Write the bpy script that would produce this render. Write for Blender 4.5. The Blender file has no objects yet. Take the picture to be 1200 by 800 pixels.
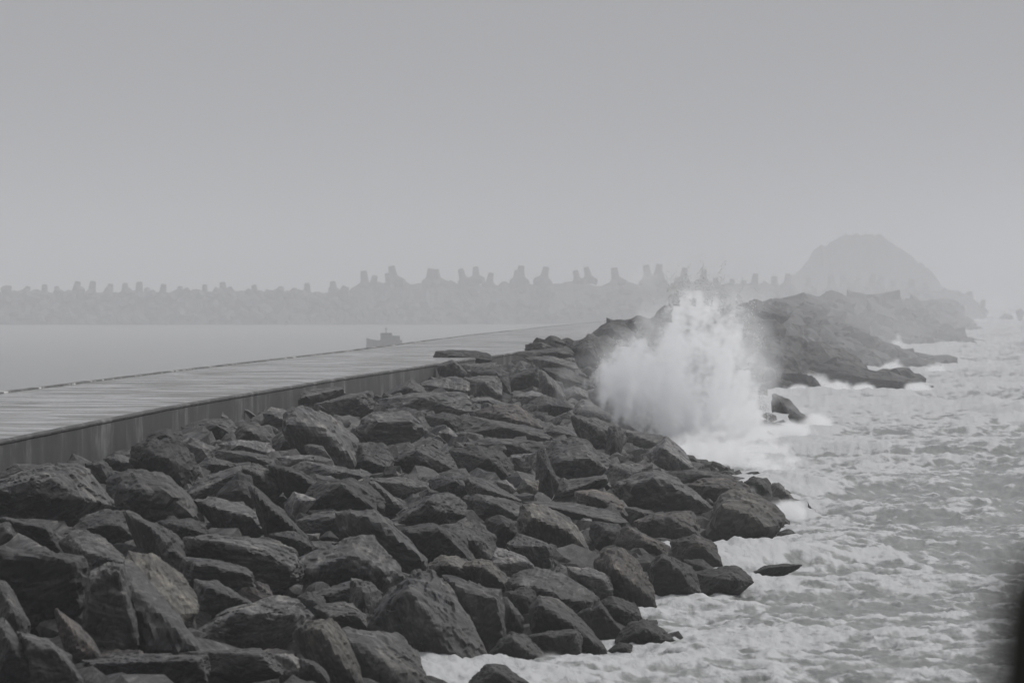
import bpy, bmesh, math, random
import numpy as np
from mathutils import Vector, Matrix

# ------------------------------------------------------------------ camera, world, light, exposure
scene = bpy.context.scene
COL = scene.collection
H = 7.0                       # eye height above the water
F = 6667.0                    # focal length in pixels of the 1200 px wide photograph (200 mm)
HOR = 340.0                   # row of the horizon
cam_data = bpy.data.cameras.new("camera")
cam = bpy.data.objects.new("camera", cam_data); COL.objects.link(cam)
cam_data.sensor_width = 36.0; cam_data.lens = 200.0
cam.location = (0, 0, H)
cam.rotation_euler = (math.radians(90) - math.atan(60 / F), 0, 0)
cam_data.clip_start = 0.5; cam_data.clip_end = 20000
cam_data.dof.use_dof = True; cam_data.dof.focus_distance = 190; cam_data.dof.aperture_fstop = 4.5
scene.camera = cam
scene.view_settings.view_transform = 'Standard'
scene.view_settings.look = 'None'
scene.view_settings.gamma = 1.0
scene.view_settings.exposure = -0.27
scene.view_settings.use_curve_mapping = False
scene.cycles.use_denoising = True
scene.cycles.volume_bounces = 12
scene.cycles.max_bounces = 14
scene.cycles.diffuse_bounces = 2
scene.cycles.glossy_bounces = 2
scene.cycles.transparent_max_bounces = 8
scene.cycles.use_adaptive_sampling = True

SUN_EL, SUN_AZ = math.radians(50), math.radians(62)     # azimuth clockwise from +Y: to the right, over the sea
world = bpy.data.worlds.new("World"); scene.world = world; world.use_nodes = True
wn, wl = world.node_tree.nodes, world.node_tree.links
wn.clear()
wo = wn.new('ShaderNodeOutputWorld'); bg = wn.new('ShaderNodeBackground')
sky = wn.new('ShaderNodeTexSky'); sky.sky_type = 'NISHITA'; sky.sun_disc = False
sky.sun_elevation = SUN_EL; sky.sun_rotation = SUN_AZ; sky.dust_density = 6; sky.air_density = 1
bw = wn.new('ShaderNodeRGBToBW'); wl.new(sky.outputs[0], bw.inputs[0])
# overcast cloud deck: brighter overhead than at the horizon, even all round
geo = wn.new('ShaderNodeTexCoord'); sep = wn.new('ShaderNodeSeparateXYZ'); wl.new(geo.outputs['Generated'], sep.inputs[0])
mr = wn.new('ShaderNodeMapRange'); mr.inputs[1].default_value = 0.0; mr.inputs[2].default_value = 1.0
mr.inputs[3].default_value = 4.15; mr.inputs[4].default_value = 8.6
wl.new(sep.outputs[2], mr.inputs[0])
ad = wn.new('ShaderNodeMath'); ad.operation = 'MULTIPLY_ADD'; ad.inputs[1].default_value = 0.05
wl.new(bw.outputs[0], ad.inputs[0]); wl.new(mr.outputs[0], ad.inputs[2])
tintw = wn.new('ShaderNodeVectorMath'); tintw.operation = 'SCALE'; tintw.inputs[0].default_value = (0.98, 0.985, 1.03)
wl.new(ad.outputs[0], tintw.inputs['Scale'])
wl.new(tintw.outputs[0], bg.inputs[0]); bg.inputs[1].default_value = 0.1
wl.new(bg.outputs[0], wo.inputs[0])
sd = bpy.data.lights.new("sun", 'SUN'); sd.energy = 3.0; sd.angle = math.radians(18); sd.color = (1, 0.985, 0.96)
sun = bpy.data.objects.new("sun", sd); COL.objects.link(sun)
sv = Vector((math.sin(SUN_AZ) * math.cos(SUN_EL), math.cos(SUN_AZ) * math.cos(SUN_EL), math.sin(SUN_EL)))
sun.rotation_euler = sv.to_track_quat('Z', 'Y').to_euler(); sun.location = (60, -20, 120)
HAZE = 0.00036
MIST = 0.00125

# ------------------------------------------------------------------ noise and helpers
R = np.random.RandomState(7)
_perm = R.permutation(512).astype(np.int64)
_grad = R.normal(size=(512, 3)); _grad /= np.linalg.norm(_grad, axis=1)[:, None]
def gnoise(p):
    p = np.asarray(p, dtype=np.float64); i = np.floor(p).astype(np.int64); f = p - i
    u = f * f * f * (f * (f * 6 - 15) + 10); out = 0
    def hsh(a, b, c): return _perm[(_perm[(_perm[a & 511] + b) & 511] + c) & 511]
    r = {}
    for dx in (0, 1):
        for dy in (0, 1):
            for dz in (0, 1):
                g = _grad[hsh(i[..., 0] + dx, i[..., 1] + dy, i[..., 2] + dz)]
                w = (u[..., 0] if dx else 1 - u[..., 0]) * (u[..., 1] if dy else 1 - u[..., 1]) * (u[..., 2] if dz else 1 - u[..., 2])
                out = out + w * (g[..., 0] * (f[..., 0] - dx) + g[..., 1] * (f[..., 1] - dy) + g[..., 2] * (f[..., 2] - dz))
    return out * 1.6
def fbm(p, o=4, ridged=False):
    p = np.asarray(p, dtype=np.float64); s = 0; a = 1; t = 0
    for k in range(o):
        n = gnoise(p * 2 ** k + 17.3 * k)
        s = s + a * ((1 - 2 * np.abs(n)) if ridged else n); t += a; a *= 0.5
    return s / t
def sstep(a, b, x):
    t = np.clip((x - a) / (b - a), 0, 1); return t * t * (3 - 2 * t)

def mesh_np(name, V, Fc, smooth=True):
    me = bpy.data.meshes.new(name)
    V = np.asarray(V, dtype=np.float32); Fc = np.asarray(Fc, dtype=np.int32); k = Fc.shape[1]
    me.vertices.add(len(V)); me.vertices.foreach_set('co', V.ravel())
    me.loops.add(Fc.size); me.loops.foreach_set('vertex_index', Fc.ravel())
    me.polygons.add(len(Fc)); me.polygons.foreach_set('loop_start', np.arange(0, Fc.size, k, dtype=np.int32))
    me.polygons.foreach_set('use_smooth', np.full(len(Fc), smooth, dtype=bool))
    me.update(calc_edges=True); return me
def link(name, me, mat, parent=None, loc=None):
    o = bpy.data.objects.new(name, me); COL.objects.link(o)
    if mat is not None and not me.materials: me.materials.append(mat)
    if parent: o.parent = parent
    if loc is not None: o.location = loc
    return o
def tag(o, label=None, cat=None, group=None, kind=None):
    if label: o['label'] = label
    if cat: o['category'] = cat
    if group: o['group'] = group
    if kind: o['kind'] = kind
    return o
def empty(name, loc, rz=0):
    o = bpy.data.objects.new(name, None); COL.objects.link(o); o.location = loc; o.rotation_euler = (0, 0, rz); return o
def grid_faces(nr, nc):
    a = np.arange(nr * nc).reshape(nr, nc)
    return np.stack([a[:-1, :-1], a[:-1, 1:], a[1:, 1:], a[1:, :-1]], -1).reshape(-1, 4)
def ico(sub):
    bm = bmesh.new(); bmesh.ops.create_icosphere(bm, subdivisions=sub, radius=1)
    V = np.array([v.co[:] for v in bm.verts]); Fc = np.array([[v.index for v in f.verts] for f in bm.faces]); bm.free()
    V /= np.linalg.norm(V, axis=1)[:, None]; return V, Fc
ICO = {k: ico(k) for k in (2, 3, 4, 5, 6)}

def P(px, py, D):                                    # the point at depth D that the photograph shows at px, py
    return np.array([(px - 600) / F * D, D, H - (py - HOR) / F * D])

# ------------------------------------------------------------------ materials
def newmat(name):
    m = bpy.data.materials.new(name); m.use_nodes = True
    n, l = m.node_tree.nodes, m.node_tree.links; n.clear()
    out = n.new('ShaderNodeOutputMaterial'); b = n.new('ShaderNodeBsdfPrincipled'); l.new(b.outputs[0], out.inputs[0])
    return m, n, l, b, out
def noise(n, l, vec, scale, detail=6, rough=0.6, dist=0.0):
    t = n.new('ShaderNodeTexNoise'); t.inputs['Scale'].default_value = scale; t.inputs['Detail'].default_value = detail
    t.inputs['Roughness'].default_value = rough; t.inputs['Distortion'].default_value = dist
    if vec is not None: l.new(vec, t.inputs['Vector'])
    return t.outputs['Fac']
def ramp(n, l, fac, stops):
    r = n.new('ShaderNodeValToRGB'); el = r.color_ramp.elements
    while len(el) < len(stops): el.new(0.5)
    for e, (p, c) in zip(el, stops): e.position = p; e.color = (*c, 1) if len(c) == 3 else c
    l.new(fac, r.inputs[0]); return r.outputs[0]
def mapping(n, l, vec, scale=(1, 1, 1), rot=(0, 0, 0)):
    m = n.new('ShaderNodeMapping'); m.inputs['Scale'].default_value = scale; m.inputs['Rotation'].default_value = rot
    l.new(vec, m.inputs['Vector']); return m.outputs[0]
def mathn(n, l, op, a, b=None, c=None, clamp=False):
    m = n.new('ShaderNodeMath'); m.operation = op; m.use_clamp = clamp
    for i, v in enumerate((a, b, c)):
        if v is None: continue
        if isinstance(v, (int, float)): m.inputs[i].default_value = v
        else: l.new(v, m.inputs[i])
    return m.outputs[0]
def mixc(n, l, fac, a, b, mode='MIX'):
    m = n.new('ShaderNodeMix'); m.data_type = 'RGBA'; m.blend_type = mode
    for s, v in ((0, fac), (6, a), (7, b)):
        if isinstance(v, (int, float)): m.inputs[s].default_value = v
        elif isinstance(v, tuple): m.inputs[s].default_value = (*v, 1)
        else: l.new(v, m.inputs[s])
    return m.outputs[2]
def bump(n, l, b, h, strength, dist=0.05, prev=None):
    bp = n.new('ShaderNodeBump'); bp.inputs['Strength'].default_value = strength; bp.inputs['Distance'].default_value = dist
    l.new(h, bp.inputs['Height'])
    if prev is not None: l.new(prev, bp.inputs['Normal'])
    l.new(bp.outputs[0], b.inputs['Normal']); return bp.outputs[0]

def rock_material():
    m, n, l, b, out = newmat("wet_basalt")
    tc = n.new('ShaderNodeTexCoord'); oi = n.new('ShaderNodeObjectInfo'); ge = n.new('ShaderNodeNewGeometry')
    off = n.new('ShaderNodeVectorMath'); off.operation = 'MULTIPLY_ADD'
    off.inputs[1].default_value = (1, 1, 1)
    cr = n.new('ShaderNodeCombineXYZ'); r37 = mathn(n, l, 'MULTIPLY', oi.outputs['Random'], 37.0)
    for k in range(3): l.new(r37, cr.inputs[k])
    l.new(tc.outputs['Object'], off.inputs[0]); l.new(cr.outputs[0], off.inputs[2])
    v = off.outputs[0]
    # strata run at a random tilt in every rock
    vr = n.new('ShaderNodeVectorRotate'); vr.rotation_type = 'AXIS_ANGLE'; cax = n.new('ShaderNodeCombineXYZ'); l.new(mathn(n, l, 'SINE', mathn(n, l, 'MULTIPLY', oi.outputs['Random'], 91.0)), cax.inputs[0]); cax.inputs[1].default_value = 1; l.new(mathn(n, l, 'COSINE', mathn(n, l, 'MULTIPLY', oi.outputs['Random'], 53.0)), cax.inputs[2]); l.new(cax.outputs[0], vr.inputs['Axis'])
    l.new(v, vr.inputs['Vector']); l.new(mathn(n, l, 'MULTIPLY_ADD', oi.outputs['Random'], 7.0, -3.0), vr.inputs['Angle'])
    st = noise(n, l, mapping(n, l, vr.outputs[0], (1.3, 1.3, 5.5)), 1.0, 10, 0.75, 1.1)
    big = noise(n, l, v, 1.1, 5, 0.6); fine = noise(n, l, v, 9.0, 8, 0.72); mid = noise(n, l, v, 3.2, 6, 0.65, 0.4)
    c = ramp(n, l, st, [(0.34, (0.020, 0.020, 0.0215)), (0.50, (0.047, 0.047, 0.049)), (0.66, (0.125, 0.125, 0.125))])
    c2 = ramp(n, l, mid, [(0.3, (0.5, 0.5, 0.51)), (0.55, (1.0, 1.0, 1.0)), (0.72, (1.6, 1.58, 1.54))])
    c = mixc(n, l, 1.0, c, c2, 'MULTIPLY')
    c3 = ramp(n, l, big, [(0.35, (0.75, 0.76, 0.78)), (0.62, (1.2, 1.16, 1.08))])
    c = mixc(n, l, 1.0, c, c3, 'MULTIPLY')
    c = mixc(n, l, 1.0, c, oi.outputs['Color'], 'MULTIPLY')
    # lichen / salt flecks
    fl = ramp(n, l, fine, [(0.60, (0, 0, 0)), (0.74, (1, 1, 1))])
    c = mixc(n, l, mathn(n, l, 'MULTIPLY', fl, 0.30), c, (0.13, 0.129, 0.125))
    # weed and barnacle band close to the water
    sp = n.new('ShaderNodeSeparateXYZ'); l.new(ge.outputs['Position'], sp.inputs[0])
    band = n.new('ShaderNodeMapRange'); band.inputs[1].default_value = 1.3; band.inputs[2].default_value = 0.25
    l.new(mathn(n, l, 'MULTIPLY_ADD', mid, 0.9, mathn(n, l, 'SUBTRACT', sp.outputs[2], 0.45)), band.inputs[0])
    c = mixc(n, l, mathn(n, l, 'MULTIPLY', band.outputs[0], 0.75), c, (0.018, 0.018, 0.016))
    l.new(c, b.inputs['Base Color'])
    l.new(ramp(n, l, mid, [(0.3, (0.45,) * 3), (0.7, (0.8,) * 3)]), b.inputs['Roughness'])
    b.inputs['Specular IOR Level'].default_value = 0.25
    h = mathn(n, l, 'ADD', mathn(n, l, 'MULTIPLY', st, 1.2), mathn(n, l, 'MULTIPLY', fine, 0.35))
    n1 = bump(n, l, b, h, 0.75, 0.05)
    bump(n, l, b, mid, 0.4, 0.08, n1)
    return m
ROCK = rock_material()

def sea_material():
    m, n, l, b, out = newmat("storm_sea")
    tc = n.new('ShaderNodeTexCoord'); at = n.new('ShaderNodeAttribute'); at.attribute_name = 'foam'
    v = tc.outputs['Object']
    wv = mapping(n, l, v, (1, 0.55, 1), (0, 0, 0.25))
    n1 = noise(n, l, wv, 0.9, 9, 0.66, 1.2); n2 = noise(n, l, wv, 3.6, 8, 0.7, 1.5)
    vo = n.new('ShaderNodeTexVoronoi'); vo.feature = 'DISTANCE_TO_EDGE'; vo.inputs['Scale'].default_value = 0.95
    dsp = n.new('ShaderNodeVectorMath'); dsp.operation = 'MULTIPLY_ADD'; dsp.inputs[1].default_value = (1.4, 1.4, 0)
    tn = n.new('ShaderNodeTexNoise'); tn.inputs['Scale'].default_value = 0.7; tn.inputs['Detail'].default_value = 4; l.new(wv, tn.inputs['Vector'])
    l.new(tn.outputs['Color'], dsp.inputs[0]); l.new(wv, dsp.inputs[2]); l.new(dsp.outputs[0], vo.inputs['Vector'])
    lace = mathn(n, l, 'SUBTRACT', 0.16, vo.outputs['Distance'], clamp=True)
    s = mathn(n, l, 'ADD', mathn(n, l, 'MULTIPLY', n1, 0.75), mathn(n, l, 'MULTIPLY', n2, 0.75))
    s = mathn(n, l, 'ADD', s, mathn(n, l, 'MULTIPLY', lace, 1.7))
    s = mathn(n, l, 'ADD', s, mathn(n, l, 'MULTIPLY_ADD', at.outputs['Fac'], 1.15, -1.30))
    fac = n.new('ShaderNodeMapRange'); fac.interpolation_type = 'SMOOTHSTEP'; fac.inputs[1].default_value = -0.06; fac.inputs[2].default_value = 0.34
    l.new(s, fac.inputs[0]); fac = fac.outputs[0]
    wc = ramp(n, l, n1, [(0.35, (0.11, 0.114, 0.110)), (0.65, (0.19, 0.194, 0.186))])
    c = mixc(n, l, fac, wc, (0.39, 0.395, 0.40))
    l.new(c, b.inputs['Base Color'])
    l.new(mathn(n, l, 'MULTIPLY_ADD', fac, 0.5, 0.28), b.inputs['Roughness'])
    b.inputs['IOR'].default_value = 1.33
    hh = mathn(n, l, 'ADD', mathn(n, l, 'MULTIPLY', n2, 0.6), mathn(n, l, 'MULTIPLY', fac, 0.5))
    st = mathn(n, l, 'MULTIPLY_ADD', at.outputs['Fac'], 0.75, 0.12)
    bp = n.new('ShaderNodeBump'); bp.inputs['Distance'].default_value = 0.14; l.new(hh, bp.inputs['Height']); l.new(st, bp.inputs['Strength'])
    l.new(bp.outputs[0], b.inputs['Normal'])
    return m
SEA = sea_material()

def concrete_material(name, base, deck):
    m, n, l, b, out = newmat(name)
    ge = n.new('ShaderNodeNewGeometry'); v = ge.outputs['Position']
    if deck:
        w = noise(n, l, mapping(n, l, v, (0.24, 0.40, 0.2), (0, 0, 0.07)), 1.0, 10, 0.70, 0.9)
        g = noise(n, l, mapping(n, l, v, (1.0, 1.0, 1.0)), 1.3, 6, 0.7)
        wet = ramp(n, l, w, [(0.44, (0, 0, 0)), (0.56, (1, 1, 1))])
        c = mixc(n, l, wet, tuple(x * 0.55 for x in base), tuple(x * 0.7 for x in base))
        c = mixc(n, l, 1.0, c, ramp(n, l, g, [(0.3, (0.75,) * 3), (0.7, (1.2,) * 3)]), 'MULTIPLY')
        l.new(c, b.inputs['Base Color'])
        l.new(ramp(n, l, w, [(0.43, (0.6,) * 3), (0.56, (0.12,) * 3)]), b.inputs['Roughness'])
        l.new(ramp(n, l, w, [(0.43, (0.22,) * 3), (0.56, (0.7,) * 3)]), b.inputs['Specular IOR Level'])
        bump(n, l, b, g, 0.25, 0.01)
    else:
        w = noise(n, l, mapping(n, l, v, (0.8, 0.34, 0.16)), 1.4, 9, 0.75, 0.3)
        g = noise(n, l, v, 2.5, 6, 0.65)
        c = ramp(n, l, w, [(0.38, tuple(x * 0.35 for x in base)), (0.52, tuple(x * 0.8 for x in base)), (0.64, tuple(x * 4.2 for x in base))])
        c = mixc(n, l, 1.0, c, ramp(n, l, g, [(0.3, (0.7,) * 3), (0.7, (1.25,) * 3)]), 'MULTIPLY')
        l.new(c, b.inputs['Base Color']); b.inputs['Roughness'].default_value = 0.7
        bump(n, l, b, g, 0.5, 0.03)
    return m
DECK = concrete_material("wet_deck_concrete", (0.25, 0.25, 0.245), True)
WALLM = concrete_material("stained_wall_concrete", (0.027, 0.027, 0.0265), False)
KERBM = concrete_material("kerb_concrete", (0.12, 0.12, 0.118), False)

def plain(name, col, rough=0.7, nscale=2.0, var=0.35, bstr=0.3):
    m, n, l, b, out = newmat(name)
    tc = n.new('ShaderNodeTexCoord'); f = noise(n, l, tc.outputs['Object'], nscale, 6, 0.65)
    l.new(ramp(n, l, f, [(0.3, tuple(x * (1 - var) for x in col)), (0.7, tuple(x * (1 + var) for x in col))]), b.inputs['Base Color'])
    b.inputs['Roughness'].default_value = rough
    bump(n, l, b, f, bstr, 0.05)
    return m
def ptint(c):
    return {'g': (0.95, 0.95, 0.95), 'k': (0.5, 0.5, 0.51), 'p': (2.5, 2.48, 2.45), 'm': (1.45, 1.45, 1.44), 'b': (1.25, 1.14, 1.05), 'o': (1.5, 1.45, 1.32)}[c]

# ------------------------------------------------------------------ the breakwater's ground plan
_dw = [30, 80, 100, 133.3, 172.8, 228.8, 271.3, 330, 400, 480, 542, 640, 900, 1200]
_xw = [-16.5, -14.3, -13.4, -12.0, -10.37, -6.86, -3.66, 0.9, 6.7, 13.0, 17.0, 23.5, 42, 66]
_df = [30, 100, 140, 194, 245.6, 324, 440, 542, 640, 900, 1200]
_xf = [-25, -22.0, -20.1, -17.5, -14.7, -9.7, -3.5, 3.25, 10.5, 30, 54]
def x_near(D): return np.interp(D, _dw, _xw)
def x_far(D): return np.interp(D, _df, _xf)
DECK_Z = 3.5
_dc = [30, 300, 330, 350, 380, 410, 450, 520, 600, 800, 1000, 1250]
_xc = [-16.5, -1.6, 1.6, 4.3, 7.8, 11.2, 18.5, 25, 32, 53, 75, 98]
_zc = [2.6, 3.3, 3.7, 3.9, 4.0, 4.2, 4.9, 5.2, 5.3, 4.9, 4.2, 3.6]
def crest(D):
    D = np.asarray(D, float)
    xc = np.where(D < 300, x_near(D), np.interp(D, _dc, _xc))
    zc = np.where(D < 230, 2.75, np.where(D < 300, 2.75 + (D - 230) / 70 * 0.55, np.interp(D, _dc, _zc)))
    return xc, zc
_ds = [30, 80, 102, 108, 113, 120, 125, 133, 142, 150, 160, 168, 185, 200, 215, 228, 245, 262, 275, 285, 297, 310, 330, 380, 398, 408, 418, 432, 450, 485, 500, 530, 548, 570, 640, 668, 700, 735, 755, 785, 850, 1000, 1333, 1500]
_xs = [-5, -1.4, -1.0, 0.8, 2.4, 2.3, 2.9, 5.0, 5.2, 5.6, 7.4, 8, 8.9, 9.6, 9, 7.5, 7.2, 8.5, 11, 13.2, 14, 13.4, 14, 17, 20, 26, 29, 25, 25, 28, 32, 40.5, 36, 36, 40, 44, 52, 59, 61, 56, 62, 80, 106, 118]
def x_shore(D): return np.interp(D, _ds, _xs)
def surf(X, D):
    xc, zc = crest(D); xs = x_shore(D)
    s = np.clip((X - xc) / (xs - xc), -3, 3)
    h = zc * (1 - np.clip(s, 0, 1)) ** np.where(D > 380, 1.25, 0.85)
    h = np.where(s > 1, -(s - 1) * (xs - xc) * 0.35, h)
    left = np.where(D < 305, zc, np.maximum(zc - (xc - X) * 0.45, -1.0))
    left = np.where((D >= 305) & (D < 480) & (X < x_near(D)), np.minimum(left, 2.9), left)
    return np.where(s < 0, left, h)
_marchD = np.arange(66, 620, 0.4)
def hitD(px, py):
    X = (px - 600) / F * _marchD; Z = H - (py - HOR) / F * _marchD
    hit = np.nonzero(Z <= np.maximum(surf(X, _marchD), 0.0))[0]
    return float(_marchD[hit[0]]) if len(hit) else 46667 / max(py - HOR, 30)

# ------------------------------------------------------------------ rock builder
def hull_planes(pts):
    bm = bmesh.new()
    for p in pts: bm.verts.new(p)
    bmesh.ops.convex_hull(bm, input=bm.verts)
    bmesh.ops.delete(bm, geom=[v for v in bm.verts if not v.link_faces], context='VERTS')
    bmesh.ops.recalc_face_normals(bm, faces=bm.faces)
    c = np.mean([v.co[:] for v in bm.verts], axis=0)
    pl = []
    for f in bm.faces:
        nn = np.array(f.normal[:])
        if f.calc_area() < 1e-5 or np.linalg.norm(nn) < 0.5: continue
        d = float(np.dot(nn, np.array(f.calc_center_median()[:]) - c))
        if d < 0: nn, d = -nn, -d
        if any(np.dot(nn, q[0]) > 0.985 and abs(d - q[1]) < 0.12 * max(d, 1e-3) for q in pl): continue
        pl.append((nn, max(d, 0.02)))
    bm.free()
    return c, pl
def rock_mesh(name, pts, sub, seed, rough=1.0, p=110, smooth=None):
    pts = np.asarray(pts, float); lo, hi = pts.min(0), pts.max(0); hd = np.maximum((hi - lo) / 2, 1e-3); mid = (hi + lo) / 2
    q = (pts - mid) / hd
    c, pl = hull_planes(q)
    dirs, Fc = ICO[sub]
    rc = np.random.RandomState(seed + 5000)
    for _ in range(26):                                  # corners knocked off by handling
        nn = rc.normal(size=3); nn /= np.linalg.norm(nn); hs = float(((q - c) @ nn).max())
        pl.append((nn, hs * (1 - abs(rc.normal()) * 0.035)))
    N = np.array([a for a, _ in pl]); h = np.array([d for _, d in pl])
    t = np.clip(dirs @ N.T, 0, None) / h
    r = (t ** p).sum(1) ** (-1 / p)
    V = (dirs * r[:, None] + c) * hd                      # in metres, centred on the box
    size = float(hd.mean())
    rs = np.random.RandomState(seed); o = rs.uniform(0, 60, 3)
    sd_ = rs.normal(size=3) * (1, 0.5, 1); sd_ /= np.linalg.norm(sd_)
    q0 = V / size
    A = fbm(q0 * 1.3 + o, 5); chip = fbm(q0 * 1.9 + o + 31, 3)
    lay = gnoise(np.stack([q0 @ sd_ * 9 + A * 2, A * 1.5, chip], -1) + o)
    # broken faces: flat-bottomed chips with steep edges, thin steps along the bedding, fine crags
    c2_ = fbm(q0 * 3.4 + o + 77, 3)
    step = np.floor((q0 @ sd_) * 5 + A * 2.2 + 9); stepn = gnoise(np.stack([step * 3.7 + 0.31, step * 1.3 + q0 @ np.cross(sd_, (0, 1, 0)) * 1.1, 0 * step + seed * 0.37], -1))
    d = 0.025 + A * 0.022 - 0.055 * sstep(0.10, 0.135, chip) - 0.04 * sstep(0.15, 0.18, -chip) - 0.028 * sstep(0.14, 0.17, c2_) + 0.035 * stepn + 0.012 * lay
    if sub >= 4: d = d + 0.014 * fbm(q0 * 6 + o, 4, True)
    V = V * (1 + d * rough)[:, None]
    if smooth is None: smooth = False
    me = mesh_np(name, V, Fc, smooth); me.materials.append(ROCK)
    return me, mid
def block_points(rs, sx, sy, sz):
    pts = []
    for x in (-1, 1):
        for y in (-1, 1):
            for z in (-1, 1):
                k = rs.uniform(0.55, 1.05, 3)
                pts.append((x * sx * k[0], y * sy * k[1], z * sz * k[2]))
    for _ in range(rs.randint(1, 5)):
        v = rs.normal(size=3); v /= np.linalg.norm(v); pts.append(tuple(v * (sx, sy, sz) * rs.uniform(0.95, 1.2)))
    return np.array(pts)

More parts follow.
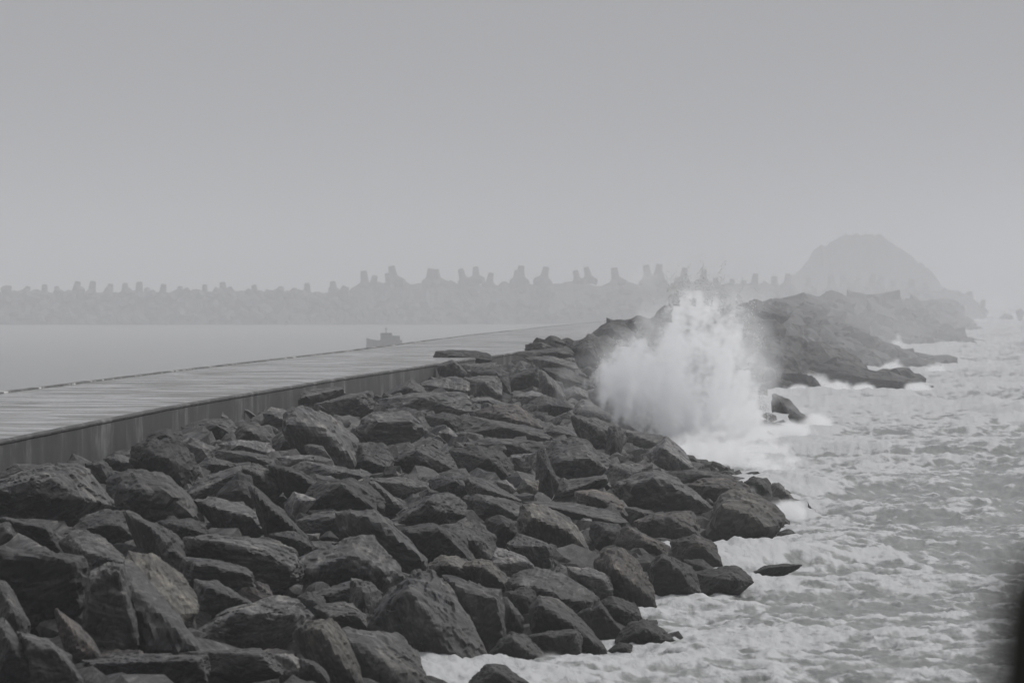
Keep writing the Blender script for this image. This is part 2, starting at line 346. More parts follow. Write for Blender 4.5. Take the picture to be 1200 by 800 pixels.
CROPS = {'A': (0, 620), 'B': (220, 620), 'C': (420, 620), 'D': (620, 620), 'E': (0, 500), 'F': (200, 500), 'G': (400, 500),
         'H': (600, 500), 'I': (140, 420), 'J': (340, 400), 'K': (540, 400), 'L': (740, 500), 'M': (600, 340)}
HERO = [
('A',[(-40,88),(250,128),(435,165),(470,300),(400,440),(150,520),(-40,500)],[(0,112),(400,182)],'k','large dark block with a thin pale top edge below the wedge-shaped boulder'),
('A',[(-30,460),(20,470),(100,560),(170,650),(200,820),(-40,820)],[(60,600)],'g','dark tall boulder filling the bottom left corner'),
('A',[(-30,250),(30,270),(100,400),(160,500),(140,600),(-30,600)],[(60,420)],'g','dark sloping rock just above the bottom left corner boulder'),
('A',[(90,535),(250,575),(330,640),(430,800),(400,840),(150,840),(110,650)],[(150,590),(280,620)],'g','rough dark boulder beside the bottom left corner boulder'),
('A',[(280,415),(380,480),(480,570),(525,660),(440,700),(350,620),(300,520)],[(370,520),(400,640)],'b','small brownish rock left of the flat greenish slab'),
('A',[(465,240),(560,190),(650,190),(700,330),(720,600),(600,640),(430,600),(440,380)],[(480,264),(620,214)],'g','dark boulder with a small pale tilted top plate'),
('A',[(645,150),(720,200),(800,400),(870,560),(1000,600),(1060,650),(700,680),(690,560),(640,400)],[(680,300),(760,620)],'g','grooved grey rock sloping down left of the pale brown boulder'),
('A',[(670,115),(760,130),(860,190),(940,240),(1010,330),(1030,420),(980,500),(920,515),(780,420),(700,330),(650,200)],[(760,300),(900,470)],'o','large rounded pale brown boulder at lower left'),
('A',[(310,70),(350,15),(440,5),(540,45),(640,130),(650,180),(560,190),(470,240),(400,150)],[(450,120)],'m','rounded grey boulder touching the pale brown boulder'),
('A',[(450,680),(700,650),(1060,655),(1080,840),(450,840)],[(470,700),(1040,680)],'g','flat topped greenish slab at the bottom edge'),
('A',[(830,530),(920,560),(1040,610),(1040,660),(900,655),(830,600)],[(860,560),(1000,614)],'m','small pale topped wedge lying on the flat greenish slab'),
('A',[(770,810),(820,755),(920,780),(950,850),(760,850)],[(830,775)],'g','small rock at the bottom edge in front of the greenish slab'),
('E',[(-40,295),(280,195),(440,208),(575,410),(420,480),(240,520),(-40,480)],[(-20,328),(278,265),(420,370)],'m','big wedge-shaped boulder with pale pitched top below the wall'),
('E',[(-30,270),(80,190),(220,200),(230,260),(100,300),(-30,310)],[(120,225)],'g','low rock against the wall behind the wedge-shaped boulder'),
('E',[(345,180),(420,172),(450,190),(440,230),(350,230)],[(400,190)],'g','small rock at the wall foot right of the wedge-shaped boulder'),
('E',[(440,190),(520,170),(560,185),(600,245),(540,320),(480,270)],[(520,200),(560,262)],'g','small dark rock with lit right face beside the wedge-shaped boulder'),
('E',[(530,165),(600,140),(690,160),(740,190),(640,230),(570,200)],[(620,175)],'m','small pale rock at the wall foot left of the dark rounded boulder'),
('E',[(780,30),(870,5),(940,20),(950,70),(940,100),(760,80)],[(860,40)],'k','dark cap rock resting on the dark rounded boulder by the wall'),
('E',[(700,90),(760,70),(950,70),(1000,150),(1040,240),(980,325),(900,320),(800,230),(680,180)],[(860,170)],'k','very dark rounded boulder near the wall'),
('E',[(540,310),(600,240),(700,225),(860,245),(980,360),(1065,500),(850,490),(700,480),(640,440)],[(700,330),(900,330),(1000,470)],'g','broad lumpy grey boulder below the very dark rounded boulder'),
('E',[(820,490),(1000,478),(1067,500),(1080,560),(950,600),(860,560)],[(950,520)],'k','dark recessed rock under the broad lumpy boulder'),
('E',[(640,440),(700,450),(860,530),(950,600),(960,700),(880,800),(800,640),(740,520)],[(800,540)],'g','grey sloping rock above the pale brown boulder'),
('E',[(330,560),(440,470),(560,430),(700,450),(770,560),(770,640),(650,650),(560,570),(440,545)],[(600,500)],'g','dark rough boulder above the rounded grey boulder'),
('E',[(-30,500),(50,500),(100,560),(115,630),(-30,640)],[(40,540)],'g','rounded dark rock at the left edge under the wedge-shaped boulder'),
('E',[(-20,475),(40,472),(240,512),(300,580),(310,650),(110,640),(90,560)],[(60,488),(230,525)],'k','dark block with thin lit edge under the wedge-shaped boulder'),
('B',[(0,50),(110,38),(250,40),(430,50),(540,110),(600,200),(580,260),(500,280),(400,330),(340,240),(150,180),(0,140)],[(130,64),(260,72),(560,207)],'m','long boulder with pale sloping top and dark front face'),
('B',[(-20,150),(60,155),(150,190),(300,195),(335,235),(355,360),(300,370),(160,280),(60,270),(0,290)],[(50,180),(240,217),(330,240)],'g','dark block with bright broken top edge under the long pale topped boulder'),
('B',[(40,265),(150,268),(210,320),(310,370),(340,400),(230,420),(60,480),(30,500),(20,400)],[(100,300),(250,350)],'g','dark rock right of the pale brown boulder'),
('B',[(205,425),(350,395),(450,350),(560,370),(640,460),(560,560),(400,620),(280,640),(60,590),(40,540)],[(240,440),(300,500),(540,440)],'m','broad mottled boulder with dark left face near the bottom edge'),
('B',[(350,270),(420,290),(450,350),(420,400),(350,400)],[],'b','small brown wedge between two dark blocks'),
('B',[(-20,640),(100,655),(300,655),(370,620),(420,640),(500,760),(300,780),(130,740)],[(370,650),(430,730)],'g','low smooth boulder along the bottom edge right of the greenish slab'),
('B',[(440,645),(540,650),(600,700),(590,745),(520,765),(480,720)],[(540,680)],'p','small pale crumbly rock near the bottom edge'),
('B',[(580,670),(660,690),(720,740),(745,800),(560,800),(560,750)],[(640,700)],'g','small grey rock right of the pale crumbly rock'),
('B',[(540,540),(640,480),(740,470),(800,530),(880,680),(900,820),(750,820),(680,680)],[(700,520),(800,700)],'o','mottled olive boulder at the bottom edge'),
('B',[(650,330),(790,290),(885,265),(960,290),(1010,340),(1000,400),(900,430),(760,380),(700,370)],[(700,347),(860,300)],'g','dark boulder under the ridged twin-faced boulder'),
('B',[(590,155),(760,80),(900,30),(970,40),(1067,160),(1134,250),(1060,330),(860,270),(680,320),(600,210)],[(620,212),(850,135),(1010,190)],'m','big ridged boulder with pale tops falling both ways'),
('B',[(650,400),(760,378),(850,385),(930,450),(940,540),(780,500),(730,450)],[(740,450),(880,445)],'m','small flat rock with bright ledge above the slanted striped boulder'),
('B',[(785,510),(950,550),(1060,575),(1100,550),(1180,620),(1240,760),(1260,830),(880,830),(870,700)],[(860,600),(1060,720),(1100,830)],'m','slanted striped boulder at the bottom edge left of the huge boulder'),
('B',[(570,350),(620,325),(710,350),(730,430),(650,470),(600,420)],[],'g','small dark rock between the long boulder and the mottled olive boulder'),
('B',[(690,45),(740,5),(790,50),(760,70)],[],'k','small dark peaked rock behind the ridged boulder'),
('B',[(615,25),(690,20),(680,50),(640,60)],[],'p','bright white sliver of rock behind the ridged boulder'),
('B',[(600,140),(640,60),(790,65),(740,100),(650,150)],[],'g','grey rock in the notch left of the ridged boulder'),
('G',[(-30,445),(140,435),(240,500),(340,580),(440,685),(440,760),(340,800),(250,680),(130,560),(0,580)],[(120,462),(200,535),(405,668)],'g','long slanting slab with a bright right edge above the ridged boulder'),
('G',[(290,535),(480,508),(560,550),(640,570),(700,720),(600,720),(440,690),(330,580)],[(360,554),(500,527)],'k','dark flat topped boulder right of the long slanting slab'),
('G',[(545,535),(600,500),(700,485),(740,540),(810,575),(790,700),(690,720),(690,640),(590,565)],[(580,550),(690,592)],'g','square-shouldered grey boulder with lighter sloping top in mid slope'),
('C',[(350,190),(440,135),(500,135),(540,190),(640,210),(660,300),(540,270),(420,240),(360,220)],[(480,180)],'o','rounded pale brown rock behind the huge boulder'),
('C',[(540,190),(610,155),(680,165),(750,220),(790,285),(760,350),(700,330),(620,280)],[(650,200),(760,290)],'o','brownish curved rock with light rim right of the rounded pale brown rock'),
('C',[(440,248),(500,248),(660,310),(740,350),(760,420),(760,620),(690,640),(620,560),(520,400)],[(500,287),(720,362)],'g','tall dark boulder with pale cap right of the huge boulder'),
('C',[(70,470),(130,370),(300,230),(390,215),(440,260),(560,450),(680,690),(600,740),(370,750),(270,660),(160,560),(60,520)],[(250,310),(350,420),(500,650)],'m','huge boulder with scarred pale right face at the bottom centre'),
('C',[(-40,260),(60,280),(115,330),(120,370),(60,450),(50,540),(-40,500)],[(30,320)],'g','dark rounded rock left of the huge boulder'),
('C',[(715,90),(860,140),(920,200),(880,230),(800,275),(740,240),(695,190)],[(700,182),(870,168)],'p','small boulder with pale triangular top in mid slope'),
('H',[(-30,610),(40,560),(190,610),(220,640),(200,740),(80,720),(60,660)],[(0,620),(100,634),(190,618)],'m','blocky boulder with flat lit top above the weathered slab'),
('C',[(720,390),(770,350),(830,420),(860,470),(855,540),(760,560),(750,440)],[(790,400)],'g','narrow upright rock right of the tall dark boulder'),
('D',[(-120,290),(-60,230),(60,210),(180,240),(320,330),(365,370),(250,450),(180,390),(20,290),(-80,340)],[(-60,290),(30,290),(200,380)],'m','wide weathered slab with cracked grey top near the waterline'),
('C',[(770,330),(860,300),(920,320),(930,400),(880,450),(830,420)],[],'k','black faced rock under the left end of the weathered slab'),
('D',[(0,420),(60,345),(150,370),(260,460),(400,620),(400,650),(260,650),(230,520),(100,480),(20,540)],[(60,400),(200,470),(330,590)],'g','rounded boulder sloping to the water with light right shoulder'),
('D',[(-20,560),(100,530),(240,520),(270,560),(265,650),(230,680),(80,680),(0,600)],[(100,550),(230,545)],'g','dark block with paler top standing at the water edge'),
('C',[(740,565),(800,540),(870,550),(940,660),(990,690),(980,720),(900,740),(680,660)],[(800,575)],'g','barnacled rock at the water edge right of the huge boulder'),
('C',[(590,780),(680,700),(760,710),(880,800),(880,860),(560,860)],[(720,740)],'g','smooth rounded rock cut by the bottom edge beside the water'),
('D',[(-60,740),(40,735),(150,715),(220,740),(170,770),(-40,775)],[],'g','low barnacled rock awash at the bottom of the slope'),
('D',[(200,195),(330,205),(415,245),(440,340),(360,370),(300,290),(210,240)],[(230,225),(400,262)],'p','rock with bright striped flat top behind the weathered slab'),
('D',[(120,205),(160,178),(205,200),(210,235),(130,230)],[],'m','small knob of rock behind the weathered slab'),
('D',[(340,180),(400,95),(480,95),(560,160),(640,290),(660,400),(600,415),(440,340),(415,245)],[(440,200)],'b','big smooth rounded boulder above the water edge'),
('D',[(620,200),(690,130),(780,170),(850,200),(890,300),(890,385),(760,390),(650,360)],[(650,205),(700,150),(800,230)],'k','dark wet boulder with a light diagonal edge at the waterline'),
('D',[(360,380),(430,345),(560,390),(590,460),(500,510),(420,480)],[],'g','rough barnacled rock below the big smooth rounded boulder'),
('D',[(440,600),(520,490),(600,470),(680,510),(775,600),(740,620),(680,645),(540,640)],[(600,520)],'k','black wet rock jutting out at the lowest point of the shore'),
('D',[(250,450),(365,375),(400,430),(500,560),(440,620),(390,620),(300,540)],[(380,400)],'k','dark leaning rock under the right end of the weathered slab'),
('D',[(775,605),(820,585),(870,595),(895,615),(780,618)],[],'k','tiny black rock awash right of the jutting wet rock',114),
('D',[(410,630),(470,585),(540,600),(530,655),(420,645)],[],'k','small black rock left of the jutting wet rock'),
('D',[(800,160),(900,155),(960,200),(980,260),(900,270),(840,210)],[],'k','dark ridge of rock behind the wet boulder with diagonal edge'),
('L',[(430,400),(470,350),(560,325),(640,345),(740,400),(810,490),(740,560),(540,620),(460,650),(400,560)],[(470,410),(600,450),(700,530)],'o','great olive topped boulder at the seaward corner of the slope'),
('L',[(290,300),(380,265),(500,262),(580,290),(620,335),(540,330),(450,370),(440,400),(350,370)],[(420,310)],'b','reddish brown rounded boulder behind the great olive topped boulder'),
('L',[(580,285),(640,258),(710,270),(740,330),(740,370),(640,345)],[],'k','dark round rock behind the great olive topped boulder'),
('L',[(725,295),(770,290),(800,340),(850,375),(840,410),(800,430),(740,370)],[],'p','foam streaked rock at the seaward tip'),
('L',[(200,240),(300,220),(430,232),(580,270),(500,300),(250,290)],[],'g','flat dark rock beyond the reddish brown boulder'),
('H',[(580,290),(720,228),(780,235),(900,300),(1040,415),(960,460),(700,440),(600,400),(520,300)],[(640,300),(740,252),(880,330)],'m','large grey boulder with pale diagonal crest left of the reddish brown one'),
('H',[(640,495),(740,455),(940,440),(970,540),(990,600),(800,610),(680,560)],[(700,492),(800,467),(960,547)],'b','brownish boulder with pale forked ridge'),
('H',[(580,415),(650,420),(740,450),(700,490),(630,490)],[],'g','small rock left of the pale forked ridge'),
('L',[(740,600),(770,545),(820,530),(862,555),(830,580),(760,605)],[],'k','small black rock awash below the great olive topped boulder',164),
('L',[(600,775),(700,722),(780,712),(895,716),(880,733),(760,752),(640,780)],[],'k','long low black rock lying in the surf',141),
('L',[(815,505),(840,487),(900,502),(1040,536),(1030,548),(900,535)],[],'k','half sunken dark rock with surf pouring over it',178),
('P',[(921,692),(930,684),(941,683),(940,689),(925,693)],[],'k','tiny black rock standing alone in the surf',134),
('L',[(200,600),(330,560),(430,600),(475,720),(400,730),(250,700)],[(350,600)],'b','dark brownish boulder below the pale forked ridge'),
('L',[(300,760),(540,725),(600,760),(630,810),(560,850),(480,880),(350,890)],[],'k','black wet rock pointing into the surf'),
('H',[(700,140),(800,50),(860,110),(910,150),(940,220),(850,240),(740,190)],[(790,110)],'p','rock with white water trickling down beside the burst of spray'),
('H',[(560,10),(690,35),(800,55),(790,100),(660,110),(590,80)],[(640,40)],'b','light brownish flat rock left of the trickling rock'),
('H',[(500,0),(560,0),(580,40),(575,110),(540,175),(490,150)],[],'k','dark upright rock in the upper slope'),
('H',[(130,190),(220,80),(320,60),(380,70),(500,170),(490,230),(330,280),(230,290),(180,200)],[(250,180),(400,160)],'g','large angular boulder with lit right ridge in the upper slope'),
('H',[(210,380),(270,280),(400,265),(490,250),(510,320),(330,335),(250,370)],[(300,330),(480,264)],'m','pale slanting slab under the large angular boulder'),
('H',[(490,240),(520,200),(740,195),(720,228),(600,290),(580,375),(530,340)],[],'m','grey rock with curved pale seam in the upper slope'),
('H',[(130,130),(170,120),(200,200),(245,300),(200,370),(120,370),(130,250)],[],'k','narrow dark rock standing left of the large angular boulder'),
('G',[(880,150),(1030,135),(1010,200),(960,240),(880,200)],[(900,160)],'p','pale triangular rock face in the upper slope'),
('G',[(910,330),(950,270),(1030,280),(1020,340),(960,370)],[],'o','small pale brownish rock below the pale triangular face'),
('H',[(30,470),(60,400),(160,410),(300,480),(380,580),(412,670),(370,680),(260,640),(120,570),(40,560)],[(120,480),(300,540)],'o','large greenish boulder tapering to the right in mid slope'),
('H',[(60,390),(200,390),(400,410),(520,440),(590,490),(570,520),(430,500),(330,480),(200,440)],[(300,440),(560,500)],'m','long low grey rock above the tapering greenish boulder'),
('H',[(340,500),(370,475),(415,480),(430,540),(400,560),(360,530)],[],'p','small cube-like rock with bright top right of the greenish boulder'),
('H',[(420,490),(560,510),(590,560),(530,640),(440,630),(400,560)],[],'k','dark rock under the long low grey rock'),
('H',[(540,600),(590,515),(700,590),(820,620),(800,690),(640,670)],[],'b','brownish rock left of the dark brownish boulder'),
('H',[(330,340),(420,325),(520,350),(580,400),(560,450),(430,430),(340,390)],[],'b','warm grey rock under the pale slanting slab'),
('G',[(30,140),(140,80),(220,85),(270,170),(250,220),(120,190),(40,200)],[(130,172),(240,215)],'g','dark rock with a light lower edge left of the bright stick-like slab'),
('G',[(260,200),(300,140),(380,110),(470,100),(560,160),(580,240),(440,250),(350,210)],[(390,120),(400,180)],'g','pyramid-like rock behind the bright stick-like slab'),
('G',[(395,175),(440,182),(545,228),(530,245),(440,215)],[(470,212)],'p','bright narrow stick-like slab in the upper slope'),
('G',[(240,115),(300,128),(292,142),(250,132)],[],'p','tiny bright sliver left of the pyramid-like rock'),
('G',[(560,120),(700,100),(850,140),(890,200),(870,260),(800,280),(640,240)],[],'k','broad black rock in the upper slope'),
('G',[(620,90),(760,60),(1000,70),(1067,100),(1000,135),(880,140),(700,110)],[],'g','long low rock above the broad black rock'),
('G',[(-20,230),(90,225),(115,260),(100,290),(0,290)],[],'p','small pale flat rock above the dark domed rock'),
('G',[(-40,300),(60,275),(130,290),(220,370),(230,440),(0,440),(-40,420)],[(60,297)],'k','dark domed rock above the long slanting slab'),
('G',[(120,285),(170,280),(330,415),(300,440),(230,430),(180,370)],[(170,297),(305,420)],'g','thin leaning slab with bright edge right of the dark domed rock'),
('G',[(150,270),(300,262),(450,290),(440,320),(300,360),(220,330)],[(230,290)],'m','low grey rock behind the thin leaning slab'),
('G',[(290,510),(320,450),(440,360),(560,340),(640,380),(650,460),(500,480),(400,520)],[(330,480),(460,382),(500,440)],'g','peaked boulder with lit left shoulder in mid slope'),
('G',[(440,280),(560,230),(630,250),(670,330),(620,370),(470,330)],[],'g','rounded grey rock behind the peaked boulder'),
('G',[(640,260),(740,270),(860,350),(940,390),(860,410),(700,380),(650,330)],[],'g','sloping grey rock right of the rounded rock in mid slope'),
('G',[(800,285),(860,275),(910,330),(890,350)],[],'p','small pale chip above the sloping grey rock'),
('G',[(640,380),(690,345),(830,370),(940,400),(945,480),(850,500),(720,460)],[(800,400)],'g','wide grey rock above the square-shouldered boulder'),
('G',[(740,490),(820,460),(900,490),(925,560),(850,610),(790,570)],[],'k','dark rock wedged right of the square-shouldered boulder'),
('G',[(495,510),(550,465),(600,480),(580,520)],[],'g','small rock peeping over the dark flat topped boulder'),
('F',[(90,350),(150,270),(350,205),(370,230),(240,380),(130,400)],[(160,330),(340,240)],'m','pale slanting face beside the very dark rounded boulder'),
('F',[(230,360),(350,240),(420,260),(450,400),(380,440),(300,400)],[],'k','dark triangular rock right of the pale slanting face'),
('F',[(350,210),(440,195),(560,230),(600,310),(540,380),(430,300),(380,250)],[(430,240),(540,330)],'g','grey rock above the dark diagonal slab'),
('F',[(400,310),(440,310),(620,480),(720,580),(700,660),(520,560),(480,470)],[(447,347),(610,502)],'k','dark diagonal slab with a thin bright edge'),
('F',[(100,380),(240,370),(370,400),(490,480),(500,550),(330,570),(200,470)],[(250,430),(400,460)],'m','broad rough grey boulder right of the lumpy boulder'),
('F',[(500,200),(600,205),(760,290),(840,360),(800,420),(700,380),(600,340)],[(620,225),(830,362)],'k','long dark diagonal rock under the wall end of the slope'),
('F',[(590,400),(640,340),(760,375),(700,430),(620,470)],[],'p','pale wedge right of the dark diagonal slab'),
('F',[(740,300),(820,280),(940,270),(1067,350),(1067,440),(780,460),(640,475),(680,420)],[(880,295)],'k','big dark hump-backed boulder in mid slope'),
('F',[(545,155),(640,150),(745,150),(740,180),(640,210),(590,200)],[],'p','rock with bright curved streaks near the wall'),
('F',[(530,70),(590,10),(680,90),(720,130),(560,150)],[(600,70)],'g','grey pyramid-shaped rock near the wall'),
('J',[(-30,380),(50,340),(130,350),(240,410),(350,520),(330,650),(240,650),(130,540),(-30,510)],[(-10,425),(150,435),(270,560)],'m','big overhanging boulder with lit sloping top below the wall'),
('F',[(690,90),(790,100),(850,190),(860,215),(740,200)],[(800,120),(845,195)],'g','small rock with bright right edge under the overhanging boulder'),
('F',[(620,220),(700,180),(860,210),(990,225),(1000,260),(860,300),(740,290)],[],'m','flat grey rock behind the hump-backed boulder'),
('F',[(250,90),(350,65),(520,85),(545,150),(440,110),(300,130)],[],'p','rock with white looping quartz-like streaks near the wall'),
('F',[(340,30),(400,0),(480,-5),(530,60),(360,70)],[],'g','small grey rock behind the white streaked rock'),
('F',[(70,85),(150,78),(240,110),(200,190),(130,190),(110,140)],[],'m','pale broken rock right of the very dark rounded boulder'),
('F',[(120,210),(200,160),(340,190),(350,210),(150,270)],[],'g','low grey rock above the pale slanting face'),
('F',[(230,120),(400,130),(500,150),(520,190),(350,200),(240,170)],[],'g','low dark rock below the white streaked rock'),
('F',[(650,490),(800,440),(1020,440),(1067,480),(1067,560),(900,600),(760,570)],[(800,480),(1000,450)],'m','broad pale topped rock behind the ridged boulder'),
('F',[(770,580),(820,540),(870,580),(850,605)],[],'k','tiny dark peaked rock before the broad pale topped rock'),
('F',[(510,560),(640,540),(700,580),(740,640),(700,680),(600,620)],[],'g','dark grey rock behind the long pale topped boulder'),
('F',[(380,440),(440,430),(490,490),(490,550),(380,560),(360,540)],[],'k','dark lump beside the broad rough grey boulder'),
('I',[(330,270),(430,235),(500,250),(570,310),(480,330),(330,330)],[],'m','rock leaning on the wall where its face disappears'),
('I',[(330,360),(420,320),(560,310),(620,360),(600,410),(400,410)],[],'g','rounded rock below the one leaning on the wall'),
('I',[(600,380),(640,335),(720,330),(800,410),(790,450),(620,430)],[],'g','grey humped rock below the wall with a thin pale stick beside it'),
('I',[(720,290),(790,250),(870,270),(890,340),(760,350)],[],'m','grey rock touching the wall near the pale stick'),
('I',[(645,265),(668,265),(712,300),(700,305)],[],'p','thin pale stick-like splinter below the wall'),
('J',[(20,300),(90,255),(270,238),(290,280),(210,310),(60,340),(0,350)],[(60,292),(200,292),(270,250)],'m','flat boulder with lit top close under the wall'),
('J',[(120,330),(290,280),(420,260),(435,360),(300,400),(240,400)],[(330,292)],'g','dark blocky rock right of the flat lit boulder under the wall'),
('J',[(480,290),(560,230),(630,195),(690,240),(700,270),(520,290)],[],'g','dark hump against the far part of the wall'),
('J',[(665,225),(720,205),(860,180),(930,210),(940,260),(740,260)],[(690,230),(750,234)],'m','rock with small pale top under the far end of the wall'),
('J',[(755,60),(770,48),(860,42),(1030,60),(1060,100),(900,110),(850,95),(760,118)],[],'k','flat dark rock lying level with the deck where the wall ends'),
('J',[(760,125),(850,95),(920,165),(900,190),(780,180)],[(790,130),(850,107)],'g','small peaked rock just below the flat dark rock at the wall end'),
('J',[(890,120),(1067,110),(1090,150),(1067,170),(930,175)],[],'m','smooth grey rock right of the small peaked rock at the wall end'),
('K',[(0,190),(80,180),(190,180),(215,240),(210,290),(60,290)],[],'m','grey block below the far end of the wall'),
('K',[(40,155),(160,130),(240,140),(260,270),(210,260),(190,180),(60,170)],[],'k','dark arched rock behind the grey block'),
('K',[(52,298),(150,290),(195,313),(180,330),(60,318)],[],'p','bright flat chip of rock in the upper slope'),
('K',[(255,180),(380,145),(400,130),(408,240),(380,255),(260,265)],[(270,187),(390,152)],'k','dark block with flat front high on the slope'),
('K',[(408,150),(430,150),(520,240),(545,300),(500,310),(410,270)],[],'m','grey slanting rock right of the dark flat fronted block'),
('K',[(415,135),(560,145),(640,190),(700,240),(620,250),(530,250),(460,190)],[],'k','long dark rock on the skyline below the small side splash'),
('K',[(260,285),(370,255),(470,290),(400,300),(310,345)],[],'p','pale sloping rock top below the dark flat fronted block'),
('K',[(310,345),(420,282),(540,310),(580,350),(400,390),(340,380)],[],'g','dark humped rock right of the pale sloping top'),
('K',[(530,260),(590,230),(660,260),(660,295),(550,305)],[(590,264)],'m','small light capped rock under the long dark skyline rock'),
('K',[(670,290),(700,245),(800,232),(860,280),(890,360),(780,370),(700,330)],[],'g','rounded boulder against the white spray at its left foot'),
('K',[(585,350),(640,300),(720,350),(825,410),(780,432),(700,400),(600,380)],[],'p','pale slab tilted to the right near the spray'),
('K',[(770,365),(850,352),(940,395),(970,440),(940,470),(850,450),(810,400)],[],'k','dark rock in front of the spray below the rounded boulder'),
('K',[(950,440),(1000,405),(1067,410),(1100,440),(1080,490),(970,490)],[],'g','wet rock rising into the base of the spray'),
('K',[(580,385),(700,400),(850,460),(850,530),(800,600),(700,560),(600,470)],[],'g','large dark boulder under the pale tilted slab'),
('K',[(840,460),(970,480),(1060,490),(1060,540),(930,560),(850,520)],[],'m','light flat rock below the wet rock at the spray'),
('K',[(80,370),(160,335),(300,330),(370,420),(430,450),(340,480),(140,430)],[],'b','broad brownish rock in the upper slope'),
('K',[(-40,420),(60,390),(200,440),(420,460),(440,510),(200,500),(-40,500)],[],'g','wide rough rock under the broad brownish rock'),
('K',[(430,470),(480,435),(560,445),(610,495),(520,500),(450,510)],[],'m','small pale grey rock above the large angular boulder'),
('J',[(470,300),(640,270),(880,265),(930,290),(930,370),(780,380),(600,370),(500,370)],[(700,290)],'m','long pale grey boulder high on the slope below the wall'),
('J',[(330,460),(420,370),(600,365),(720,470),(640,520),(480,530),(390,500)],[(460,420),(650,430)],'m','broad rough topped boulder right of the overhanging boulder'),
('J',[(700,390),(800,370),(890,390),(870,470),(760,470)],[],'k','dark notch rock right of the broad rough topped boulder'),
('J',[(765,475),(830,450),(880,510),(850,525)],[],'p','small bright triangular chip in the upper slope'),
('M',[(165,260),(200,235),(240,245),(290,280),(240,300),(170,298)],[],'k','rounded rock standing at the deck edge beyond the wall end'),
('M',[(290,300),(400,240),(480,260),(525,310),(490,400),(420,420),(340,370)],[],'k','dark boulder at the left edge of the spray'),
('M',[(420,215),(520,155),(580,155),(610,200),(640,290),(480,270)],[],'k','tall hazy boulder on the skyline left of the spray'),
('M',[(580,180),(620,148),(690,190),(700,280),(620,280)],[],'k','small hazy knob right of the tall skyline boulder'),
('M',[(700,190),(780,85),(830,85),(880,150),(900,300),(740,310)],[],'k','hazy pointed crag half hidden by the top of the spray',430),
('M',[(60,350),(200,340),(330,380),(340,410),(150,410)],[],'m','pale flat rock on the skyline above the slope'),
('M',[(20,322),(170,308),(300,300),(320,345),(170,352),(60,350)],[],'g','low dark rock edging the deck beyond the wall end'),
('P',[(950,430),(985,425),(1040,443),(1092,452),(1075,457),(960,460)],[(1000,440)],'k','long dark rock spit running out into the foam'),
('P',[(1045,424),(1075,419),(1103,428),(1095,434),(1050,435)],[],'k','hazy low spit behind the long dark rock spit'),
('P',[(1075,395),(1100,388),(1130,393),(1138,402),(1100,406)],[],'k','faint farthest low spit below the armour units',720),
('P',[(905,460),(925,468),(935,480),(945,492),(925,495),(905,485)],[],'k','dark rock right of the base of the spray'),
('P',[(925,478),(940,484),(956,496),(940,497),(925,492)],[],'k','low dark rock tip pointing into the foam right of the spray',293),
('P',[(895,492),(920,498),(933,507),(900,508)],[],'k','low dark rock nearly covered by drifting spray',278),
('P',[(872,358),(885,350),(900,356),(925,372),(905,385),(878,378)],[],'k','hazy sloping crag right of the spray top',450),
('P',[(880,400),(905,392),(940,398),(960,420),(945,450),(900,455),(880,430)],[],'k','dark hazy rock mass right of the spray',405),
('P',[(930,405),(960,400),(1000,415),(1020,440),(1000,455),(945,455)],[(965,415)],'g','sloping hazy rock behind the long dark spit',415),
('P',[(1171,372),(1178,367),(1187,370),(1187,376),(1174,377)],[],'k','faint far rock in the breakers at the right edge',1300),
('P',[(1190,364),(1196,361),(1200,366),(1198,374),(1192,372)],[],'k','faint upright far rock at the very right edge',1300),
]
HERO_BOX = []
